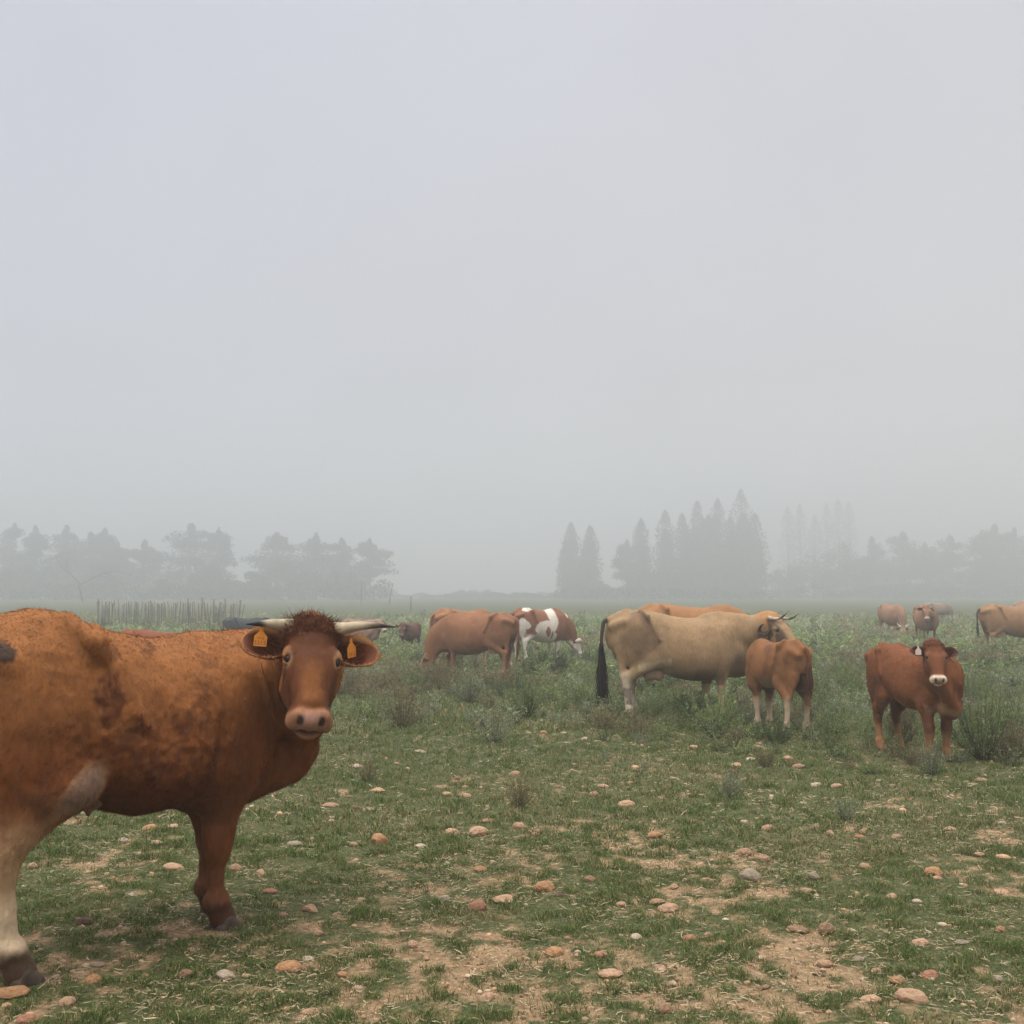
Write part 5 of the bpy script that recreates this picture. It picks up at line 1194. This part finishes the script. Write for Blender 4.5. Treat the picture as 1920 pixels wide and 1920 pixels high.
def tree(u, vt, wpx, D, kind, label, seed, group):
    D = D * 1.95; rs = np.random.default_rng(seed); pm = F_PX / D
    h = CAM_H + (1112 - vt) / pm; w = wpx / pm
    name = {'cypress': 'cypress_tree', 'poplar': 'poplar_tree', 'conifer': 'conifer_tree', 'bush': 'bushy_tree', 'hedge': 'hedge'}[kind]
    root = bpy.data.objects.new(name, None); C.objects.link(root); root.location = at(u, D)
    tag(root, label, 'hedge' if kind == 'hedge' else 'tree', group)
    pts = []
    if kind == 'cypress' or kind == 'poplar':
        nsp = 3 if kind == 'cypress' else 1
        for k in range(nsp):
            hh = h * (1 if k == 0 else rs.uniform(.72, .90)); ox, oy = (0, 0) if k == 0 else (rs.uniform(-.28, .28) * w, rs.uniform(-.28, .28) * w)
            n = 2600; t = rs.random(n); prof = np.minimum(1, (t / .12) ** .5) * (1 - t ** 2.8) ** .75
            if kind == 'poplar': prof = np.minimum(1, (t / .2)) * (1 - t ** 3) ** .7
            r = w * .78 * (.82 if k == 0 else .6) * prof * (1 + .28 * np.sin(t * 23 + seed) * rs.random(n)) * np.sqrt(rs.random(n))
            a = rs.random(n) * 6.283; pts.append(np.stack([ox + r * np.cos(a), oy + r * np.sin(a), t * hh * .99 + .1], 1))
        sz = .32
    elif kind == 'conifer':
        nl = 44
        for k in range(nl):
            t = .03 + .93 * rs.random() ** .85; R_ = w * .5 * (1 - t ** 4.5) ** .8 * rs.uniform(.55, 1.35) + .12
            if t > .9: R_ = w * .05
            a = rs.random() * 6.283; c = np.array([math.cos(a) * R_ * .62, math.sin(a) * R_ * .62, t * h]); n = 190
            d = rs.normal(size=(n, 3)); d /= np.linalg.norm(d, axis=1)[:, None]; d *= (rs.random(n) ** .45)[:, None]
            pts.append(c + d * np.array([R_ * .55 + .3, R_ * .55 + .3, h * .06 + .15]) + np.array([0, 0, 0]))
        n = 500; t = rs.random(n); pts.append(np.stack([rs.normal(size=n) * w * .10 * (1.08 - t), rs.normal(size=n) * w * .10 * (1.08 - t), h * (.3 + .72 * t)], 1)); sz = .30
    else:
        nl = 26 if kind == 'bush' else 30
        for k in range(nl):
            a = rs.random() * 6.283; e = rs.random() ** .6
            if kind == 'bush': c = np.array([math.cos(a) * w * .40 * e, math.sin(a) * w * .40 * e, h * (.06 + .78 * rs.random() * math.sqrt(max(0, 1 - e * e * .8)))]); rr = np.array([w * .16, w * .16, h * .14])
            else: c = np.array([rs.uniform(-.5, .5) * w, rs.uniform(-.6, .6), 0]); c[2] = h * (.3 + .4 * rs.random()) * (1 - (2 * c[0] / w) ** 4); rr = np.array([w * .06 + .3, .7, h * .30])
            n = 170; d = rs.normal(size=(n, 3)); d /= np.linalg.norm(d, axis=1)[:, None]; d *= (rs.random(n) ** .4)[:, None]; pts.append(c + d * rr)
        sz = .30 if kind == 'bush' else .18
    P = np.concatenate(pts); P[:, 2] = np.clip(P[:, 2], .05, h * 1.03); clump = vnoise(P, .6, seed, 2)
    V, Q, CC = leafcloud(P, sz, (.040, .058, .034), rs); CC = CC * np.repeat(.55 + .9 * clump, 4)[:, None]
    link('crown' if kind != 'hedge' else 'foliage', mesh_np('crown', V, quads=Q, col=CC, mat=M_CROWN, attr='tint', smooth=False), root)
    if kind == 'hedge': return
    b = Bag(); tr = .16 + h * .012
    v, q, t = tube([(0, 0, -.2), (.1, 0, h * .3), (0, .1, h * .6), (0, 0, h * .92)], [tr, tr * .8, tr * .5, .03], 8); b.add(v, q, t, (1, 1, 1))
    for k in range(7):
        a = rs.random() * 6.283; z0 = h * rs.uniform(.12, .6); L_ = w * rs.uniform(.2, .38)
        v, q, t = tube([(0, 0, z0), (math.cos(a) * L_ * .5, math.sin(a) * L_ * .5, z0 + L_ * .4), (math.cos(a) * L_, math.sin(a) * L_, z0 + L_ * 1.0)], [tr * .4, tr * .25, .02], 5); b.add(v, q, t, (1, 1, 1))
    link('trunk', b.mesh('trunk', M_BARK), root)

LT = [(14, 984, 62, 'conifer', 'first conifer at the left edge of the tree line'), (56, 988, 66, 'conifer', 'second conifer from the left edge'), (113, 987, 66, 'conifer', 'pointed conifer rising behind the round left bushes'),
      (160, 1000, 88, 'conifer', 'broad conifer left of the twin topped one'), (188, 993, 52, 'conifer', 'slim conifer top right of the broad one'), (212, 1018, 50, 'conifer', 'short slanting conifer beside the gap'),
      (262, 1014, 84, 'conifer', 'conifer standing alone between two gaps of sky'), (350, 984, 112, 'conifer', 'tallest conifer of the left tree line'), (404, 992, 66, 'conifer', 'flat topped conifer joined to the tallest one'),
      (375, 1040, 96, 'bush', 'dense round tree below the tallest conifer'), (512, 1000, 92, 'conifer', 'conifer at the left of the last tree clump'), (588, 1002, 104, 'conifer', 'broad conifer in the middle of the last tree clump'),
      (638, 1012, 64, 'conifer', 'short conifer left of the isolated right one'), (690, 1012, 78, 'conifer', 'isolated conifer closing the left tree line'), (545, 1040, 150, 'bush', 'wide leafy tree filling the last clump'), (470, 1068, 70, 'bush', 'small leafy tree at the left foot of the last clump'),
      (98, 1020, 130, 'bush', 'large round leafy tree in front of the left conifers'), (38, 1052, 90, 'bush', 'leafy tree at the foot of the leftmost conifers'), (190, 1050, 96, 'bush', 'leafy tree at the foot of the broad conifer'), (640, 1062, 90, 'bush', 'low leafy tree at the foot of the isolated conifer'),
      (300, 1082, 60, 'bush', 'low leafy tree beside the white gaps'), (420, 1078, 70, 'bush', 'low leafy tree left of the last clump'), (10, 1040, 80, 'bush', 'leafy tree cut by the left edge of the picture')]
for k, (u, v, w_, kd, lab) in enumerate(LT): tree(u, v, w_, 150 if kd == 'conifer' else 138, kd, lab, 500 + k, 'trees in the fog on the left')
RT = [(1072, 980, 40, 158, 'cypress', 'leftmost cypress of the right row'), (1108, 985, 40, 158, 'cypress', 'second cypress, joined to the leftmost one'), (1092, 1050, 84, 154, 'bush', 'bushy growth at the foot of the two left cypresses'),
      (1128, 1082, 50, 158, 'bush', 'small bushy tree right of the two left cypresses'), (1178, 1014, 52, 158, 'conifer', 'short conifer left of the lone slim cypress'), (1205, 972, 42, 160, 'cypress', 'slim cypress third in the row'),
      (1251, 956, 44, 160, 'cypress', 'fourth cypress of the row'), (1283, 962, 38, 160, 'cypress', 'fifth cypress of the row'), (1312, 938, 42, 162, 'cypress', 'sixth cypress, one of the tall twins'), (1333, 965, 40, 162, 'cypress', 'cypress filling between the tall twins'),
      (1351, 934, 42, 162, 'cypress', 'seventh cypress, right one of the tall twins'), (1374, 968, 44, 162, 'cypress', 'cypress left of the tallest one'), (1395, 916, 54, 162, 'cypress', 'tallest cypress of the row'), (1421, 962, 48, 162, 'cypress', 'last cypress at the right end of the row'),
      (1300, 1040, 150, 156, 'bush', 'leafy growth at the foot of the middle cypresses'), (1400, 1040, 100, 156, 'bush', 'leafy growth at the foot of the tallest cypress'), (1220, 1050, 90, 156, 'bush', 'leafy growth at the foot of the slim cypress'),
      (1484, 948, 32, 225, 'poplar', 'first pale poplar right of the cypress row'), (1507, 943, 30, 225, 'poplar', 'second pale poplar in the fog, slightly taller'), (1535, 964, 30, 225, 'poplar', 'third pale poplar, the shortest'), (1558, 942, 32, 225, 'poplar', 'fourth pale poplar, right after the shortest'), (1580, 936, 34, 225, 'poplar', 'fifth pale poplar, the tallest'), (1600, 940, 32, 225, 'poplar', 'last pale poplar on the right'),
      (1483, 1040, 90, 172, 'bush', 'leafy tree just right of the cypress row'), (1532, 1008, 110, 174, 'bush', 'leafy tree below the first poplars'), (1592, 1010, 100, 174, 'bush', 'leafy tree below the last poplars'), (1642, 1008, 76, 174, 'conifer', 'conifer right of the poplars'),
      (1702, 998, 86, 174, 'conifer', 'pointed conifer above the far right cattle'), (1742, 1020, 74, 174, 'conifer', 'low conifer right of the pointed one'), (1792, 1006, 90, 174, 'conifer', 'broad conifer above the faint cow'), (1852, 996, 66, 172, 'conifer', 'slim conifer near the right edge'),
      (1876, 986, 76, 172, 'conifer', 'taller conifer near the right edge'), (1912, 992, 80, 172, 'conifer', 'conifer cut by the right edge'), (1670, 1050, 130, 170, 'bush', 'leafy mass below the conifer right of the poplars'), (1770, 1055, 140, 170, 'bush', 'leafy mass below the broad conifer'), (1870, 1050, 130, 170, 'bush', 'leafy mass at the right edge'),
      (893, 1104, 104, 170, 'hedge', 'low mounded hedge above the pied cow'), (1000, 1109, 130, 170, 'hedge', 'low hedge between the mound and the cypresses'), (815, 1114, 60, 170, 'hedge', 'lowest hedge at the open gap in the tree line'), (1150, 1098, 60, 165, 'hedge', 'hedge left of the slim cypress')]
for k, (u, v, w_, D, kd, lab) in enumerate(RT): tree(u, v, w_, D, kd, lab, 700 + k, 'trees in the fog on the right')

rs = np.random.default_rng(12); pts = []          # undergrowth that ties the feet of the trees together
for u0, u1, D, hh in ((-60, 730, 250, 3.8), (1040, 1450, 275, 3.4), (1450, 1990, 300, 4.2), (830, 1060, 310, 1.5), (-60, 1990, 350, 1.4)):
    a = np.array(at(u0, D)); b = np.array(at(u1, D)); n = int((b - a)[0] * 46)
    t = rs.random(n); x = a[0] + (b - a)[0] * t; top = hh * (.35 + 1.1 * vnoise(np.stack([x, x * 0, x * 0], 1), .22, 6, 3) ** 1.5)
    pts.append(np.stack([x, D + rs.normal(size=n) * 3, rs.random(n) ** .8 * top], 1))
V, Q, CC = leafcloud(np.concatenate(pts), .34, (.045, .065, .036), rs)
tag(link('undergrowth', mesh_np('undergrowth', V, quads=Q, col=CC, mat=M_CROWN, attr='tint', smooth=False)), kind='stuff')
# small bare leaning tree by the fence
def bare_tree():
    b = Bag()
    def br(p, d, L_, r, dep, rs):
        r = r * .62 if dep == 2 else r
        pts = [p]; q = np.array(p, float); dd = np.array(d, float)
        for k in range(4): dd = norm(dd + rs.normal(size=3) * .10 + np.array([0, 0, -.05 * k])); q = q + dd * L_ / 4; pts.append(q.copy())
        v, qq, t = tube(pts, np.linspace(r, r * .55, 5), 5); b.add(v, qq, t, (1, 1, 1))
        if dep:
            for k in range(3): br(pts[2 + k % 3], dd + rs.normal(size=3) * .5, L_ * .55, r * .45, dep - 1, rs)
    rs = np.random.default_rng(4)
    br((0, 0, 0), (-.15, 0, 1), 1.6, .10, 0, rs); br((-.2, 0, 1.5), (1, .1, .75), 3.2, .06, 2, rs); br((-.2, 0, 1.5), (-.7, .1, .8), 2.2, .06, 2, rs)
    o = link('bare_tree', b.mesh('bare_tree', M_BARK), None, at(148, 190)); o.scale = (1.9, 1.9, 1.9); tag(o, 'small bare tree with arching twigs above the near cow back', 'tree')
bare_tree()

# ------------------------------------------------------------------ the fog
hv = np.array([(x, y, z) for z in (-1.3, 34) for x, y in ((-405, -65), (405, -65), (405, 525), (-405, 525))], float)
hm = mesh_np('haze', hv, F=[(3, 2, 1, 0), (4, 5, 6, 7), (0, 1, 5, 4), (1, 2, 6, 5), (2, 3, 7, 6), (3, 0, 4, 7)], smooth=False)
m = bpy.data.materials.new('haze'); m.use_nodes = True; n = m.node_tree.nodes; n.clear()
om = n.new('ShaderNodeOutputMaterial'); pv = n.new('ShaderNodeVolumePrincipled')
pv.inputs['Color'].default_value = (.935, .952, .975, 1); pv.inputs['Density'].default_value = .0058; pv.inputs['Anisotropy'].default_value = .74
m.node_tree.links.new(pv.outputs[0], om.inputs['Volume']); hm.materials.append(m)
tag(link('haze', hm), kind='stuff')
build_main()
build_herd()
